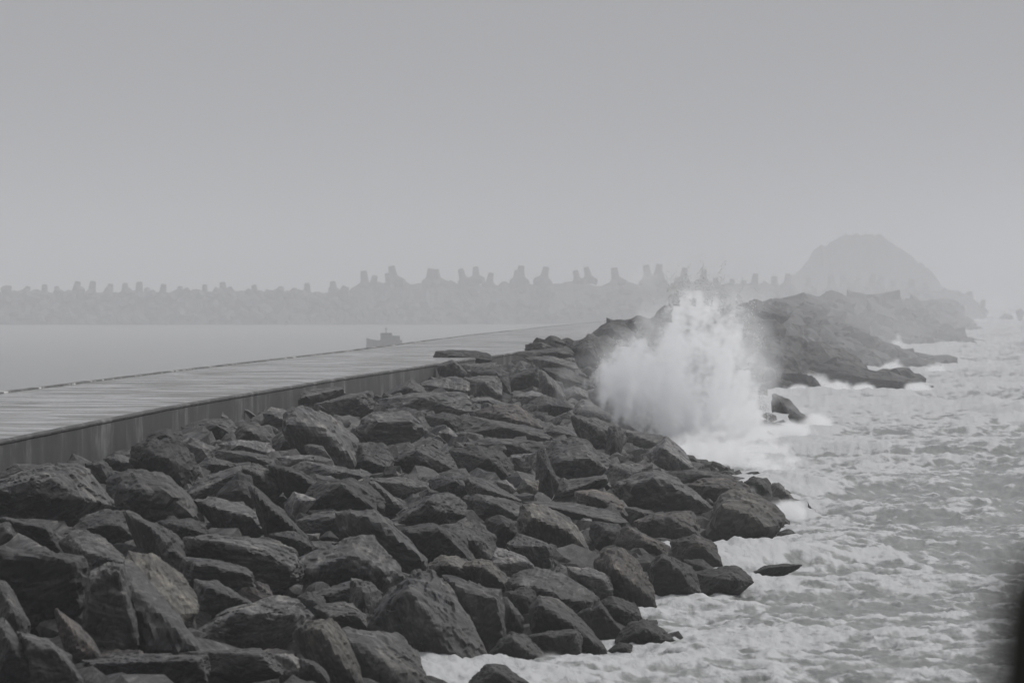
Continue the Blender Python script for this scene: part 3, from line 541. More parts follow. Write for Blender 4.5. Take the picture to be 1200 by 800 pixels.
def build_heroes():
    seed = 100
    for ent in HERO:
        crop, outl, ridge, tint, label = ent[:5]; Dfix = ent[5] if len(ent) > 5 else None
        seed += 1
        if crop == 'P': cv = lambda a: (float(a[0]), float(a[1]))
        else:
            ox, oy = CROPS[crop]; cv = lambda a: (ox + a[0] / 4.445, oy + a[1] / 4.445)
        ol = np.array([cv(a) for a in outl]); rd = np.array([cv(a) for a in ridge]) if ridge else np.zeros((0, 2))
        bb0, bb1 = ol.min(0), ol.max(0); cx = ol[:, 0].mean(); cy = ol[:, 1].mean()
        D = Dfix or hitD(cx, bb1[1] - 0.12 * (bb1[1] - bb0[1]))
        w = (bb1[0] - bb0[0]) / F * D; hh = (bb1[1] - bb0[1]) / F * D
        dep = 0.5 * min(max(w, hh), 1.7 * min(w, hh) + 0.2)
        # a rock sits as deep as it is wide; its back is buried in the slope
        rs = np.random.RandomState(seed); pts = []
        for (x, y) in ol:
            k = (y - bb0[1]) / max(bb1[1] - bb0[1], 1)
            c0 = np.array([cx, cy]); g = c0 + (np.array([x, y]) - c0) * 1.05
            pts.append(P(g[0], g[1], D - dep * 0.9 * sstep(0.35, 0.9, k)))
            b = c0 + (np.array([x, y]) - c0) * 0.72
            pts.append(P(b[0], b[1] + 0.12 * (bb1[1] - bb0[1]), D + dep * rs.uniform(0.75, 1.1)))
        if len(rd) == 0: rd = np.array([[cx + rs.uniform(-.15, .15) * (bb1[0] - bb0[0]), cy - 0.12 * (bb1[1] - bb0[1])]])
        for (x, y) in rd: pts.append(P(x, y, D - dep * 1.4))
        # bottom pushed down into the heap
        low = P(cx, bb1[1] + 0.25 * (bb1[1] - bb0[1]), D); pts.append(low)
        pxw = max(bb1 - bb0); sub = 6 if pxw > 128 else (5 if pxw > 50 else 4)
        me, mid = rock_mesh('boulder', pts, sub, seed, rough=(1.15 if D > 350 else 1.0) if pxw > 25 else 0.6)
        nm = 'boulder' if pxw > 30 else 'rock'
        o = link(nm, me, None, loc=mid); t = ptint(tint); j = rs.uniform(0.85, 1.15); o.color = (t[0] * j, t[1] * j, t[2] * j, 1)
        tag(o, label, 'boulder' if pxw > 30 else 'rock', 'boulders of the breakwater slope')
        HERO_BOX.append((mid[0], mid[1], w / 2, dep))
build_heroes()
print('heroes', len(HERO))

# ------------------------------------------------------------------ rubble between and behind the traced boulders
def build_core():
    Ds = np.concatenate([np.arange(40, 330, 1.5), np.arange(330, 700, 4), np.arange(700, 1400, 10)])
    S = np.linspace(-0.35, 1.6, 46); V = []
    for D in Ds:
        xc, zc = crest(D); xs = x_shore(D); X = xc + S * (xs - xc)
        X = np.where((S < 0) & (D < 305), xc + S * 0.6, X)
        z = surf(X, np.full_like(X, D)) - np.where(S < 0, 0.9, 0.75) + 0.55 * fbm(np.stack([X * 0.45, np.full_like(X, D * 0.45), X * 0], -1), 3)
        if D > 305: z = np.minimum(z, surf(X, np.full_like(X, D)) - 0.2) - 0.5
        V.append(np.stack([X, np.full_like(X, D), z], -1))
    V = np.array(V); nr, nc = V.shape[:2]
    o = link('rubble_ground', mesh_np('rubble_ground', V.reshape(-1, 3), grid_faces(nr, nc)), ROCK); o['kind'] = 'structure'; o.color = (0.7, 0.7, 0.7, 1)
build_core()

def build_fill():
    rs = np.random.RandomState(11); lib = []
    for k in range(14):
        s = rs.uniform(0.7, 1.1, 3); lib.append(rock_mesh('boulder', block_points(rs, *s), 4, 900 + k, 0.9)[0])
    lowlib = []
    for k in range(10):
        s = rs.uniform(0.7, 1.1, 3); me = rock_mesh('low', block_points(rs, *s), 2, 950 + k, 0.8, smooth=False)[0]
        v = np.empty(len(me.vertices) * 3, np.float32); me.vertices.foreach_get('co', v)
        lowlib.append((v.reshape(-1, 3), ICO[2][1])); bpy.data.meshes.remove(me)
    midlib = []
    for k in range(10):
        s = rs.uniform(0.7, 1.1, 3); me = rock_mesh('low', block_points(rs, *s), 3, 970 + k, 0.9, smooth=False)[0]
        v = np.empty(len(me.vertices) * 3, np.float32); me.vertices.foreach_get('co', v)
        midlib.append((v.reshape(-1, 3), ICO[3][1])); bpy.data.meshes.remove(me)
    def rot(rs): return np.array(Matrix.Rotation(rs.uniform(0, 6.28), 3, 'Z') @ Matrix.Rotation(rs.uniform(-.6, .6), 3, 'X') @ Matrix.Rotation(rs.uniform(-.6, .6), 3, 'Y'))
    cand = []
    D = 72.0
    while D < 345:
        xc, _ = crest(D); xs = x_shore(D); X = xc + 0.8 + rs.uniform(0, 1.2)
        while X < xs + 0.4:
            r = rs.uniform(0.5, 0.95); x, d = X + rs.uniform(-.3, .3), D + rs.uniform(-.5, .5)
            cand.append((float(x), float(d), r)); X += r * 1.55
        D += 1.35
    near = []; rest = []
    for x, d, r in cand:
        px = 600 + x / d * F
        (near if (-20 < px < 960 and 88 < d < 330 and r > 0.7) else rest).append((x, d, r))
    rs.shuffle(near); near.sort(key=lambda a: a[1] / a[2] * rs.uniform(0.8, 1.25))
    n_ind = 300 - len(HERO) - 30
    ind, rest2 = near[:n_ind], near[n_ind:]
    for x, d, r in ind:
        o = link('boulder', lib[rs.randint(len(lib))], None)
        z = float(surf(np.array(x), np.array(d))) - 0.33 - 0.35 * r
        o.location = (x, d, z); s = r * rs.uniform(0.85, 1.2); o.scale = (s, s, s * rs.uniform(0.7, 0.95))
        o.rotation_euler = (rs.uniform(-.5, .5), rs.uniform(-.5, .5), rs.uniform(0, 6.28))
        t = ptint('ggkmgb'[rs.randint(6)]); o.color = (*t, 1)
        tag(o, 'dark grey rock wedged low between the bigger boulders of the breakwater slope', 'boulder', 'rocks wedged between the bigger boulders')
    def bake(items, name, label):
        VV, FF, base = [], [], 0
        for x, d, z, s, lib_ in items:
            v, f = lib_[rs.randint(len(lib_))]
            w = (v * s) @ rot(rs).T + (x, d, z); VV.append(w); FF.append(f + base); base += len(v)
        o = link(name, mesh_np(name, np.concatenate(VV), np.concatenate(FF), False), ROCK); tag(o, label, 'rubble', kind='stuff'); return o
    it = [(x, d, float(surf(np.array(x), np.array(d))) - (0.45 if d > 92 else 0.42) - 0.35 * r, r, midlib) for x, d, r in rest + rest2]
    for k in range(1500):                                 # small stones lodged in the gaps
        d = rs.uniform(84, 250); xc = float(x_near(d)); x = xc + 0.6 + rs.uniform() * (float(x_shore(d)) - xc - 0.8); r = rs.uniform(0.12, 0.38)
        it.append((x, d, float(surf(np.array(x), np.array(d))) + rs.uniform(-0.5, 0.0), (r * 1.3, r, r * 0.8), lowlib))
    bake(it, 'rubble', 'loose dark rubble filling the gaps between the boulders')
    it = []; D = 330.0
    while D < 1150:
        xc, zc = crest(D); xs = x_shore(D); X = xc - 8 if D > 470 else max(xc - 8, float(x_near(D)) + 0.3)
        sp = 2.0 if D < 560 else 3.2
        while X < xs + 1:
            big = rs.uniform() < 0.12
            r = rs.uniform(0.6, 1.3) * (1.5 if D > 560 else 1) * (1.4 if big else 1) * (0.55 if D < 372 else 1)
            x, d = X + rs.uniform(-.8, .8), D + rs.uniform(-1, 1)
            z = float(surf(np.array(x), np.array(d))) - 0.1 * r + rs.uniform(-.2, .5 if D > 372 else 0)
            if x > xs - 2: z = min(z, 0.1)
            it.append((x, d, z, (r * rs.uniform(0.9, 1.5), r * rs.uniform(0.8, 1.4), r * rs.uniform(0.5, 0.85)), midlib if D < 480 else lowlib)); X += sp * rs.uniform(0.7, 1.2)
        D += sp
    print('headland rocks', len(it))
    o = bake(it, 'headland_rubble', 'hazy rubble and outcrops of the far end of the breakwater'); o.color = (0.9, 0.9, 0.9, 1)
build_fill()

# ------------------------------------------------------------------ concrete jetty: deck slabs, wall panels, kerb
def prism(rows):
    """rows: list of cross-sections (each k points); closed ends"""
    V = np.array(rows, float); nr, k = V.shape[:2]; Fq = []
    for i in range(nr - 1):
        for j in range(k):
            a, b = i * k + j, i * k + (j + 1) % k; Fq.append((a, b, b + k, a + k))
    me = bpy.data.meshes.new('m'); faces = Fq + [tuple(range(k))[::-1], tuple(range((nr - 1) * k, nr * k))]
    me.from_pydata(V.reshape(-1, 3).tolist(), [], faces); me.update(); return me
def build_jetty():
    root = empty('concrete_jetty', (float(x_near(133)), 133, 0))
    tag(root, 'long flat concrete jetty with wet deck and stained side wall behind the boulders', 'jetty')
    L = 12.5; D = 40.0; k = 0
    off = Vector(root.location)
    rs = np.random.RandomState(5)
    while D < 900:
        D2 = D + L - 0.004; rows = []; wr = []; kr = []; dz = rs.uniform(-0.004, 0.004)
        for t in np.linspace(0, 1, 26):
            d = D + (D2 - D) * t; xa, xb = float(x_far(d)), float(x_near(d))
            e1 = 0.006 * float(gnoise(np.array([d * 1.7, 1.0, 4.0]))) + 0.012 * float(gnoise(np.array([d * 6.1, 9.0, 4.0])))
            z = DECK_Z + dz + 0.003 * math.sin(d)
            rows.append([(xa, d, z - 0.14), (xa, d, z), (xa + 2.5, d, z + 0.01), (0.5 * (xa + xb), d, z + 0.02), (xb - 0.35, d, z + 0.012), (xb + e1 - 0.05, d, z - 0.005 + e1 * 0.6), (xb + e1, d, z - 0.06), (xb + e1 * 0.5, d, z - 0.10), (xb - 0.06, d, z - 0.14)])
            wr.append([(xb - 0.8, d, z - 0.15), (xb - 0.03, d, z - 0.15), (xb - 0.03, d, 0.0), (xb - 0.03, d, -0.8), (xb - 0.8, d, -0.8)])
            kr.append([(xa + 0.02, d, z + 0.004), (xa + 0.03, d, z + 0.055), (xa + 0.28, d, z + 0.055), (xa + 0.29, d, z + 0.004)])
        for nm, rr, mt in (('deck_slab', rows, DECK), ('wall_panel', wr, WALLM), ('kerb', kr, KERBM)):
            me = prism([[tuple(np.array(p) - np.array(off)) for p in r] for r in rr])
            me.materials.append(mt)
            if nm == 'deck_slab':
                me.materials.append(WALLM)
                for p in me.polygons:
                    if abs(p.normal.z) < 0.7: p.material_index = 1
            o = bpy.data.objects.new(nm, me); COL.objects.link(o); o.parent = root
        # far side quay wall of the same segment
        fw = []
        for t in (0, 1):
            d = D + (D2 - D) * t; xa = float(x_far(d)); fw.append([tuple(np.array(q) - np.array(off)) for q in ((xa + 0.05, d, 3.0), (xa + 0.8, d, 3.0), (xa + 0.8, d, -1), (xa + 0.05, d, -1))])
        me = prism(fw); me.materials.append(WALLM); o = bpy.data.objects.new('wall_panel', me); COL.objects.link(o); o.parent = root
        D += L; k += 1
build_jetty()

# ------------------------------------------------------------------ the sea
def build_sea():
    py = np.concatenate([np.linspace(1500, 860, 60)[:-1], np.linspace(860, 430, 640)[:-1], np.linspace(430, 347.6, 150)])
    Ds = 46667 / (py - HOR)
    px = np.concatenate([np.linspace(-2600, -100, 40)[:-1], np.linspace(-100, 470, 60)[:-1], np.linspace(470, 1230, 430)[:-1], np.linspace(1230, 4200, 60)])
    D = np.repeat(Ds[:, None], len(px), 1); X = (px[None] - 600) / F * D
    xm = 0.5 * (x_near(D) + x_far(D)); open_ = sstep(0, 3, X - xm)            # 1 seaward, 0 in the harbour
    far = sstep(900, 250, D)
    p = np.stack([X, D, 0 * X], -1)
    w1 = fbm(p * (0.05, 0.035, 1), 3); 
    ph = (D * 0.86 - X * 0.35) * (2 * math.pi / 21) + 5.5 * w1
    sw = np.sin(ph); sw = np.where(sw > 0, np.abs(sw) ** 1.6, sw * 0.6)
    a1 = fbm(p * (0.20, 0.16, 1) + 3, 4, True); a2 = fbm(p * (0.62, 0.5, 1) + 9, 4, True); a3 = fbm(p * (1.9, 1.6, 1) + 5, 3, True)
    lf = 1 + 0.8 * sstep(200, 600, D)
    Z = open_ * (0.36 * sw * (0.5 + 0.9 * sstep(-.3, .4, w1)) * lf + 0.26 * (a1 - 0.35) * lf + 0.17 * (a2 - 0.4) + 0.085 * (a3 - 0.4) * sstep(420, 150, D))
    sh = X - x_shore(D)
    near = np.exp(-np.clip(sh, 0, 99) / 3.5) * open_
    Z = Z + near * 0.30 * (0.3 + fbm(p * (0.5, 0.3, 1) + 21, 3))
    Z = Z - 0.17 * open_
    Z = Z + (1 - open_) * 0.02 * fbm(p * (0.5, 0.25, 1), 3)
    # foam: breaking crests, wash off the rocks, long drifting patches
    b1 = fbm(p * (0.085, 0.06, 1) + 40, 4); b2 = fbm(p * (0.42, 0.22, 1) + 50, 4); b3 = fbm(p * (1.6, 0.9, 1) + 60, 3)
    foam = 0.165 + 0.48 * b1 + 0.24 * b2 + 0.40 * b3 + 0.30 * sstep(0.52, 0.8, a2) + 0.5 * np.clip(a1 - 0.45, -0.4, 1) + 0.19 * sw + 0.42 * np.exp(-np.clip(sh, 0, 99) / 3.0) + 0.26 * sstep(190, 420, D)
    # white water thrown back where the big wave has broken
    foam = foam + 0.5 * np.exp(-((X - 12) / 5) ** 2 - ((D - 262) / 40) ** 2) + 0.35 * np.exp(-((X - 26) / 9) ** 2 - ((D - 350) / 45) ** 2)
    foam = np.clip(foam, 0, 1.15) * open_
    V = np.stack([X, D, Z], -1).reshape(-1, 3)
    me = mesh_np('sea', V, grid_faces(len(Ds), len(px))[:, ::-1])
    at = me.attributes.new('foam', 'FLOAT', 'POINT'); at.data.foreach_set('value', foam.ravel().astype(np.float32))
    o = link('sea', me, SEA); o['kind'] = 'structure'
build_sea()

# ------------------------------------------------------------------ far breakwater with concrete armour units, island hill
DOLM = plain('armour_concrete', (0.09, 0.09, 0.088), 0.8, 0.6)
HILLM = plain('scrub_hill', (0.05, 0.05, 0.045), 0.9, 0.12, 0.5, 1.0)
def build_far():
    def line(px): return np.interp(px, [-800, 0, 500, 860, 1155], [1150, 1165, 1180, 1230, 1330])
    V = []
    pxs = np.linspace(-800, 1152, 420); rs = np.random.RandomState(3)
    prof = [(-16, -1), (-9, 1.5), (-4, 4.6), (-1, 6.3), (2, 6.6), (6, 6.3), (14, -1)]
    for i, q in enumerate(pxs):
        D = float(line(q)); taper = float(sstep(1153, 1135, q)) * 0.8 + 0.2
        for (dy, z) in prof:
            hgt = z * (taper if z > 0 else 1) + (1.7 * float(sstep(400, 425, q)) * float(sstep(940, 900, q)) if z > 4 else 0); n_ = float(gnoise(np.array([q * 0.09, dy * 0.5, 1.3]))) * 1.1
            V.append(((q - 600) / F * D, D + dy, hgt + (n_ if z > 0 else 0)))
    o = link('breakwater_mound', mesh_np('breakwater_mound', V, grid_faces(len(pxs), len(prof))[:, ::-1], False), ROCK); o['kind'] = 'structure'; o.color = (1, 1, 1, 1)
    # one armour unit: an upright stem between two fluke bars at right angles
    def bar(bm, c, ax, ln, r, r2):
        M = Vector(ax).to_track_quat('Z', 'Y').to_matrix().to_4x4(); M.translation = Vector(c)
        bmesh.ops.create_cone(bm, cap_ends=True, segments=8, radius1=r, radius2=r, depth=ln * 0.5, matrix=M)
        for s in (1, -1):
            M2 = Matrix.Translation(Vector(c) + Vector(ax).normalized() * s * ln * 0.375) @ Vector([a * s for a in ax]).to_track_quat('Z', 'Y').to_matrix().to_4x4()
            bmesh.ops.create_cone(bm, cap_ends=True, segments=8, radius1=r, radius2=r2, depth=ln * 0.25, matrix=M2)
    vars_ = []
    for k in range(2):
        bm = bmesh.new(); bar(bm, (0, 0, 0), (0, 0, 1), 3.6, 0.75, 0.8)
        bar(bm, (0, 0, 1.45), (1, 0.25, 0.1 * k), 2.9, 0.95, 0.75); bar(bm, (0, 0, -1.7), (0.2, 1, 0), 3.6, 0.8, 0.62)
        me = bpy.data.meshes.new('armour_unit'); bm.to_mesh(me); bm.free(); me.materials.append(DOLM); vars_.append(me)
    for k in range(2):
        bm = bmesh.new()
        for v in ((0, 0, 1), (0.94, 0, -0.33), (-0.47, 0.81, -0.33), (-0.47, -0.81, -0.33)):
            M = Vector(v).to_track_quat('Z', 'Y').to_matrix().to_4x4(); M.translation = Vector(v) * 1.2
            bmesh.ops.create_cone(bm, cap_ends=True, segments=8, radius1=1.05, radius2=0.72, depth=2.4, matrix=M)
        me = bpy.data.meshes.new('armour_unit'); bm.to_mesh(me); bm.free(); me.materials.append(DOLM); vars_.append(me)
    # units standing proud of the crest: px, top row, size
    tops = [(8, 336, 1, 2), (30, 337, .9, 0), (52, 335, .9, 1), (68, 337, .8, 2), (88, 331, 1, 0), (107, 331, 1, 3), (128, 334, .9, 1), (146, 333, .9, 2), (163, 332, 1.1, 0), (190, 334, 1, 3), (212, 337, .9, 1), (240, 335, .8, 2), (262, 332, 1, 0), (300, 335, .9, 1), (330, 337, .8, 3), (360, 333, .9, 0), (392, 331, 1, 2),
            (428, 319, 1.15, 1), (436, 324, 1, 0), (462, 313, 1.15, 2), (458, 321, 1.1, 1), (503, 316, 1.0, 0), (513, 317, 1.0, 3), (543, 316, .95, 2), (558, 314, .95, 1), (573, 321, .9, 2), (606, 318, 1.2, 3), (610, 313, 1.1, 0), (637, 314, 1.05, 1), (677, 318, .9, 0), (690, 314, .95, 1), (722, 315, 1.1, 2), (760, 312, 1.15, 3), (770, 311, 1.2, 1), (775, 321, 1.2, 0), (801, 315, .95, 2), (824, 317, .95, 1), (840, 327, .9, 0), (857, 328, .9, 2), (884, 322, 1, 1), (871, 330, .9, 3), (908, 325, 1, 0), (922, 322, 1, 2), (948, 327, .9, 3), (975, 324, 1, 1), (990, 322, 1, 0), (1003, 326, .9, 2), (1022, 322, 1, 3), (1030, 324, 1, 1), (1048, 329, 1, 2), (1068, 328, 1, 0), (1085, 333, .95, 1), (1108, 339, .95, 1), (1122, 345, .9, 3), (1138, 343, 1, 0), (1150, 352, .9, 2)]
    allu = []
    for px, ty, s, v in tops:
        D = float(line(px)) + rs.uniform(-2, 2); z = H - (ty - HOR) / F * D - 2.6 * s; allu.append((px, D, z, s * 0.95, v, 1))
    for px in np.arange(0, 1150, 13):
        for rw in range(3):
            q = px + rs.uniform(-7, 7); D = float(line(q)) - 3 - rw * 3.6 + rs.uniform(-1, 1)
            allu.append((q, D, 5.2 - rw * 2.0 + rs.uniform(-.7, .8), rs.uniform(0.75, 1.05), rs.randint(4), 0))
    print('armour units', len(allu))
    def ordn(k): return '%d%s' % (k, 'th' if 10 <= k % 100 <= 20 else {1: 'st', 2: 'nd', 3: 'rd'}.get(k % 10, 'th'))
    order = {i: k for k, i in enumerate(sorted(range(len(tops)), key=lambda i: allu[i][0]))}; ORD = [ordn(k + 1) for k in range(len(tops))]
    for i, (px, D, z, s, v, top) in enumerate(allu[:300]):
        if top: v = 2 + v % 2; s *= 1.05; z += 0.25
        o = link('armour_unit', vars_[v], None); o.location = ((px - 600) / F * D, D, z); o.scale = (s * (0.84 if top else 1), s * (0.84 if top else 1), s * (1.1 if top else 1))
        o.rotation_euler = (rs.uniform(-.3, .3) if top else rs.uniform(-1.4, 1.4), rs.uniform(-.25, .25) if top else rs.uniform(-1, 1), rs.uniform(0, 6.28))
        if top: tag(o, 'hazy concrete armour unit on the far breakwater crest, %s from the left' % ORD[order[i]], 'armour unit', 'armour units along the crest of the far breakwater')
        else: tag(o, 'fog-faded concrete armour unit tumbled on the flank of the far breakwater', 'armour unit', 'armour units tumbled on the flank of the far breakwater')
    # island hill
    D0 = 1520; s = D0 / F
    cx, hw = (1012 - 600) * s, 105 * s; n = 90; V = []
    prof_x = np.array([916, 933, 946, 956, 962, 968, 975, 985, 1000, 1015, 1032, 1045, 1060, 1075, 1085, 1095, 1105, 1118, 1130]); prof_y = np.array([338, 323, 309, 293, 290, 291, 285, 279, 276.5, 276.5, 278, 287, 296, 309, 314, 325, 341, 352, 372])
    for j in range(n):
        v = -1 + 2 * j / (n - 1)
        for i in range(n):
            q = 890 + 245 * i / (n - 1); top = H - (np.interp(q, prof_x, prof_y, left=352) - HOR) * s
            y = v * hw * 0.9; k = max(0, 1 - abs(v) ** 2.2)
            pp = np.array([q * 0.09, v * 4.0, 2.0]); zz = -2 + (top + 2) * k ** 0.7 + (float(fbm(pp[None], 4)[0]) * 1.6 + abs(float(gnoise(pp * 2.7))) * 1.0) * min(1, k * 3)
            V.append(((q - 600) * s, D0 + y, zz))
    o = link('island_hill', mesh_np('island_hill', V, grid_faces(n, n)[:, :], False), HILLM); o['kind'] = 'structure'
build_far()

# ------------------------------------------------------------------ small boat in the harbour
def box_bm(bm, x0, x1, y0, y1, z0, z1, tx=0.0):
    vs = [bm.verts.new(p) for p in ((x0, y0, z0), (x1, y0, z0), (x1, y1, z0), (x0, y1, z0), (x0 + tx, y0 + tx, z1), (x1 - tx, y0 + tx, z1), (x1 - tx, y1 - tx, z1), (x0 + tx, y1 - tx, z1))]
    for f in ((3, 2, 1, 0), (4, 5, 6, 7), (0, 1, 5, 4), (1, 2, 6, 5), (2, 3, 7, 6), (3, 0, 4, 7)): bm.faces.new([vs[i] for i in f])
def bm_obj(bm, name, mat, parent):
    me = bpy.data.meshes.new(name); bm.to_mesh(me); bm.free(); return link(name, me, mat, parent)
def build_boat():
    D = 690; s = D / F
    root = empty('work_boat', ((450 - 600) * s, D, 0.0)); tag(root, 'small work boat with cabin and mast moored in the foggy harbour', 'boat')
    dark = plain('boat_paint', (0.16, 0.162, 0.168), 0.5); mid = plain('boat_cabin_paint', (0.16, 0.16, 0.165), 0.5); glass = plain('boat_glass', (0.03, 0.03, 0.035), 0.1)
    st = np.linspace(-2.15, 2.2, 15); V = []
    for x in st:
        t = (x + 2.15) / 4.35; bw_ = 0.8 * (1 - max(0, 0.28 - t) / 0.28 * 0.85) ; sheer = 0.95 + 0.28 * max(0, (0.3 - t) / 0.3) ** 1.3
        V += [(x, -bw_, sheer), (x, -bw_ * 0.9, 0.2), (x, 0, -0.35), (x, bw_ * 0.9, 0.2), (x, bw_, sheer), (x, bw_ - .08, sheer - .12), (x, -bw_ + .08, sheer - .12)]
    me = prism(np.array(V).reshape(15, 7, 3)); link('hull', me, dark, root)
    bm = bmesh.new(); box_bm(bm, -0.45, 1.95, -0.6, 0.6, 0.84, 1.50, 0.04); cab = bm_obj(bm, 'cabin', mid, root)
    bm = bmesh.new(); box_bm(bm, -0.45, 1.0, -0.52, 0.52, 1.502, 1.85, 0.05); wh = bm_obj(bm, 'wheelhouse', mid, root)
    for k in range(3):
        bm = bmesh.new(); box_bm(bm, -0.25 + k * .4, 0.02 + k * .4, -0.535, -0.50, 1.58, 1.78); bm_obj(bm, 'window', glass, wh)
    bm = bmesh.new(); bmesh.ops.create_cone(bm, cap_ends=True, segments=8, radius1=0.06, radius2=0.04, depth=0.7, matrix=Matrix.Translation((0.25, 0, 2.2))); box_bm(bm, 0.05, 0.45, -0.03, 0.03, 2.3, 2.36)
    bm_obj(bm, 'mast', dark, root)
build_boat()

# ------------------------------------------------------------------ bird over the surf
def build_bird():
    D = 150; c = P(949, 594, D)
    root = empty('bird', c, 0.3); root.rotation_euler = (0.3, 0.75, 0.5); tag(root, 'tiny dark seabird flying low over the foam beyond the last boulder', 'bird')
    m = plain('bird_feathers', (0.05, 0.05, 0.052), 0.7)
    Vd, Fd = ICO[3]; V = Vd * (0.034, 0.11, 0.03); V[:, 0] *= 1 - 0.5 * np.clip(-V[:, 1] / 0.11, 0, 1); 
    head = Vd * 0.024 + (0, 0.115, 0.012); V2 = np.concatenate([V, head]); F2 = np.concatenate([Fd, Fd + len(Vd)])
    link('body', mesh_np('body', V2, F2), m, root)
    for s in (-1, 1):
        xs = np.linspace(0, 1, 8); W = []
        for t in xs:
            ch = 0.055 * (1 - t) ** 0.6 + 0.006; x = s * (0.02 + 0.20 * t); z = 0.05 * math.sin(t * 2.4); y = 0.02 - 0.05 * t * t
            W.append([(x, y + ch, z), (x, y, z + 0.008 * (1 - t) + .001), (x, y - ch, z - 0.004), (x, y, z - 0.006 * (1 - t) - .001)])
        link('wing', prism(W), m, root)
    link('tail', prism([[(-0.012, -0.1, 0.004), (0.012, -0.1, 0.004), (0.012, -0.1, -0.004), (-0.012, -0.1, -0.004)], [(-0.03, -0.16, 0.003), (0.03, -0.16, 0.003), (0.03, -0.16, -0.003), (-0.03, -0.16, -0.003)]]), m, root)
    link('beak', prism([[(-0.006, 0.135, 0.018), (0.006, 0.135, 0.018), (0.006, 0.135, 0.008), (-0.006, 0.135, 0.008)], [(-0.001, 0.165, 0.01), (0.001, 0.165, 0.01), (0.001, 0.165, 0.008), (-0.001, 0.165, 0.008)]]), m, root)
build_bird()

# ------------------------------------------------------------------ the bank the photographer stands on and the post beside the lens
def build_bank():
    x = np.linspace(-14, 14, 60); y = np.linspace(-14, 16, 60); X, Y = np.meshgrid(x, y)
    Z = 5.35 - 0.6 * sstep(7, 14, Y) * (Y - 7) * 0.9 + 0.10 * fbm(np.stack([X * .4, Y * .4, X * 0], -1), 3) - 0.5 * sstep(9, 14, np.abs(X)) * (np.abs(X) - 9)
    o = link('bank', mesh_np('bank', np.stack([X, Y, Z], -1).reshape(-1, 3), grid_faces(60, 60)), plain('turf_bank', (0.06, 0.065, 0.045), 0.9, 3.0)); o['kind'] = 'structure'
    D = 4.2; c = P(1250, 640, D)
    root = empty('weathered_post', (c[0], c[1], 5.2)); tag(root, 'dark out-of-focus post close to the lens at the right edge', 'post')
    m = plain('dark_timber', (0.012, 0.011, 0.008), 0.9, 20)
    rows = []; r = 0.06; top = c[2] - 5.2
    for z, k in ((-0.3, 1.05), (0.5, 1.0), (top - 0.10, 0.97), (top - 0.03, 0.85), (top, 0.45)):
        rows.append([(r * k * math.cos(a) * (1 + .05 * math.sin(3 * a)) , r * k * math.sin(a), z) for a in np.linspace(0, 2 * math.pi, 14, endpoint=False)])
    link('shaft', prism(rows), m, root)
build_bank()

# ------------------------------------------------------------------ spray thrown up by the breaking wave
def volmat(name, dens_attr, dens, col=(0.97, 0.975, 0.98), nz=None, aniso=0.0):
    m = bpy.data.materials.new(name); m.use_nodes = True; n, l = m.node_tree.nodes, m.node_tree.links; n.clear()
    out = n.new('ShaderNodeOutputMaterial'); v = n.new('ShaderNodeVolumePrincipled'); l.new(v.outputs[0], out.inputs['Volume'])
    v.inputs['Color'].default_value = (*col, 1); v.inputs['Anisotropy'].default_value = aniso
    v.inputs['Density Attribute'].default_value = dens_attr; v.inputs['Density'].default_value = dens
    if nz:
        tc = n.new('ShaderNodeTexCoord'); f = noise(n, l, tc.outputs['Object'], nz, 5, 0.7, 0.4)
        r = n.new('ShaderNodeMapRange'); r.inputs[1].default_value = 0.36; r.inputs[2].default_value = 0.66; r.inputs[3].default_value = dens * 0.08; r.inputs[4].default_value = dens * 1.9
        l.new(f, r.inputs[0]); l.new(r.outputs[0], v.inputs['Density'])
    return m
WATERDROP = bpy.data.materials.new('white_water'); WATERDROP.use_nodes = True
_n, _l = WATERDROP.node_tree.nodes, WATERDROP.node_tree.links; _n.clear()
_o = _n.new('ShaderNodeOutputMaterial'); _m = _n.new('ShaderNodeMixShader'); _d = _n.new('ShaderNodeBsdfDiffuse'); _t = _n.new('ShaderNodeBsdfTranslucent')
_d.inputs[0].default_value = _t.inputs[0].default_value = (0.85, 0.855, 0.85, 1)
_l.new(_d.outputs[0], _m.inputs[1]); _l.new(_t.outputs[0], _m.inputs[2]); _l.new(_m.outputs[0], _o.inputs[0])
def points_volume(name, pts, radius, voxel, mat, label, cat):
    me = bpy.data.meshes.new(name); me.from_pydata([tuple(p) for p in pts], [], []); o = bpy.data.objects.new(name, me); COL.objects.link(o)
    ng = bpy.data.node_groups.new(name, 'GeometryNodeTree')
    ng.interface.new_socket('Geometry', in_out='INPUT', socket_type='NodeSocketGeometry'); ng.interface.new_socket('Geometry', in_out='OUTPUT', socket_type='NodeSocketGeometry')
    gi, go = ng.nodes.new('NodeGroupInput'), ng.nodes.new('NodeGroupOutput')
    mp = ng.nodes.new('GeometryNodeMeshToPoints'); mp.inputs['Radius'].default_value = radius
    pv = ng.nodes.new('GeometryNodePointsToVolume'); pv.resolution_mode = 'VOXEL_SIZE'
    pv.inputs['Voxel Size'].default_value = voxel; pv.inputs['Radius'].default_value = radius; pv.inputs['Density'].default_value = 1.0
    sm = ng.nodes.new('GeometryNodeSetMaterial'); sm.inputs['Material'].default_value = mat
    L = ng.links.new; L(gi.outputs[0], mp.inputs[0]); L(mp.outputs[0], pv.inputs[0]); L(pv.outputs[0], sm.inputs[0]); L(sm.outputs[0], go.inputs[0])
    md = o.modifiers.new('spray', 'NODES'); md.node_group = ng
    tag(o, label, cat, kind='stuff'); return o
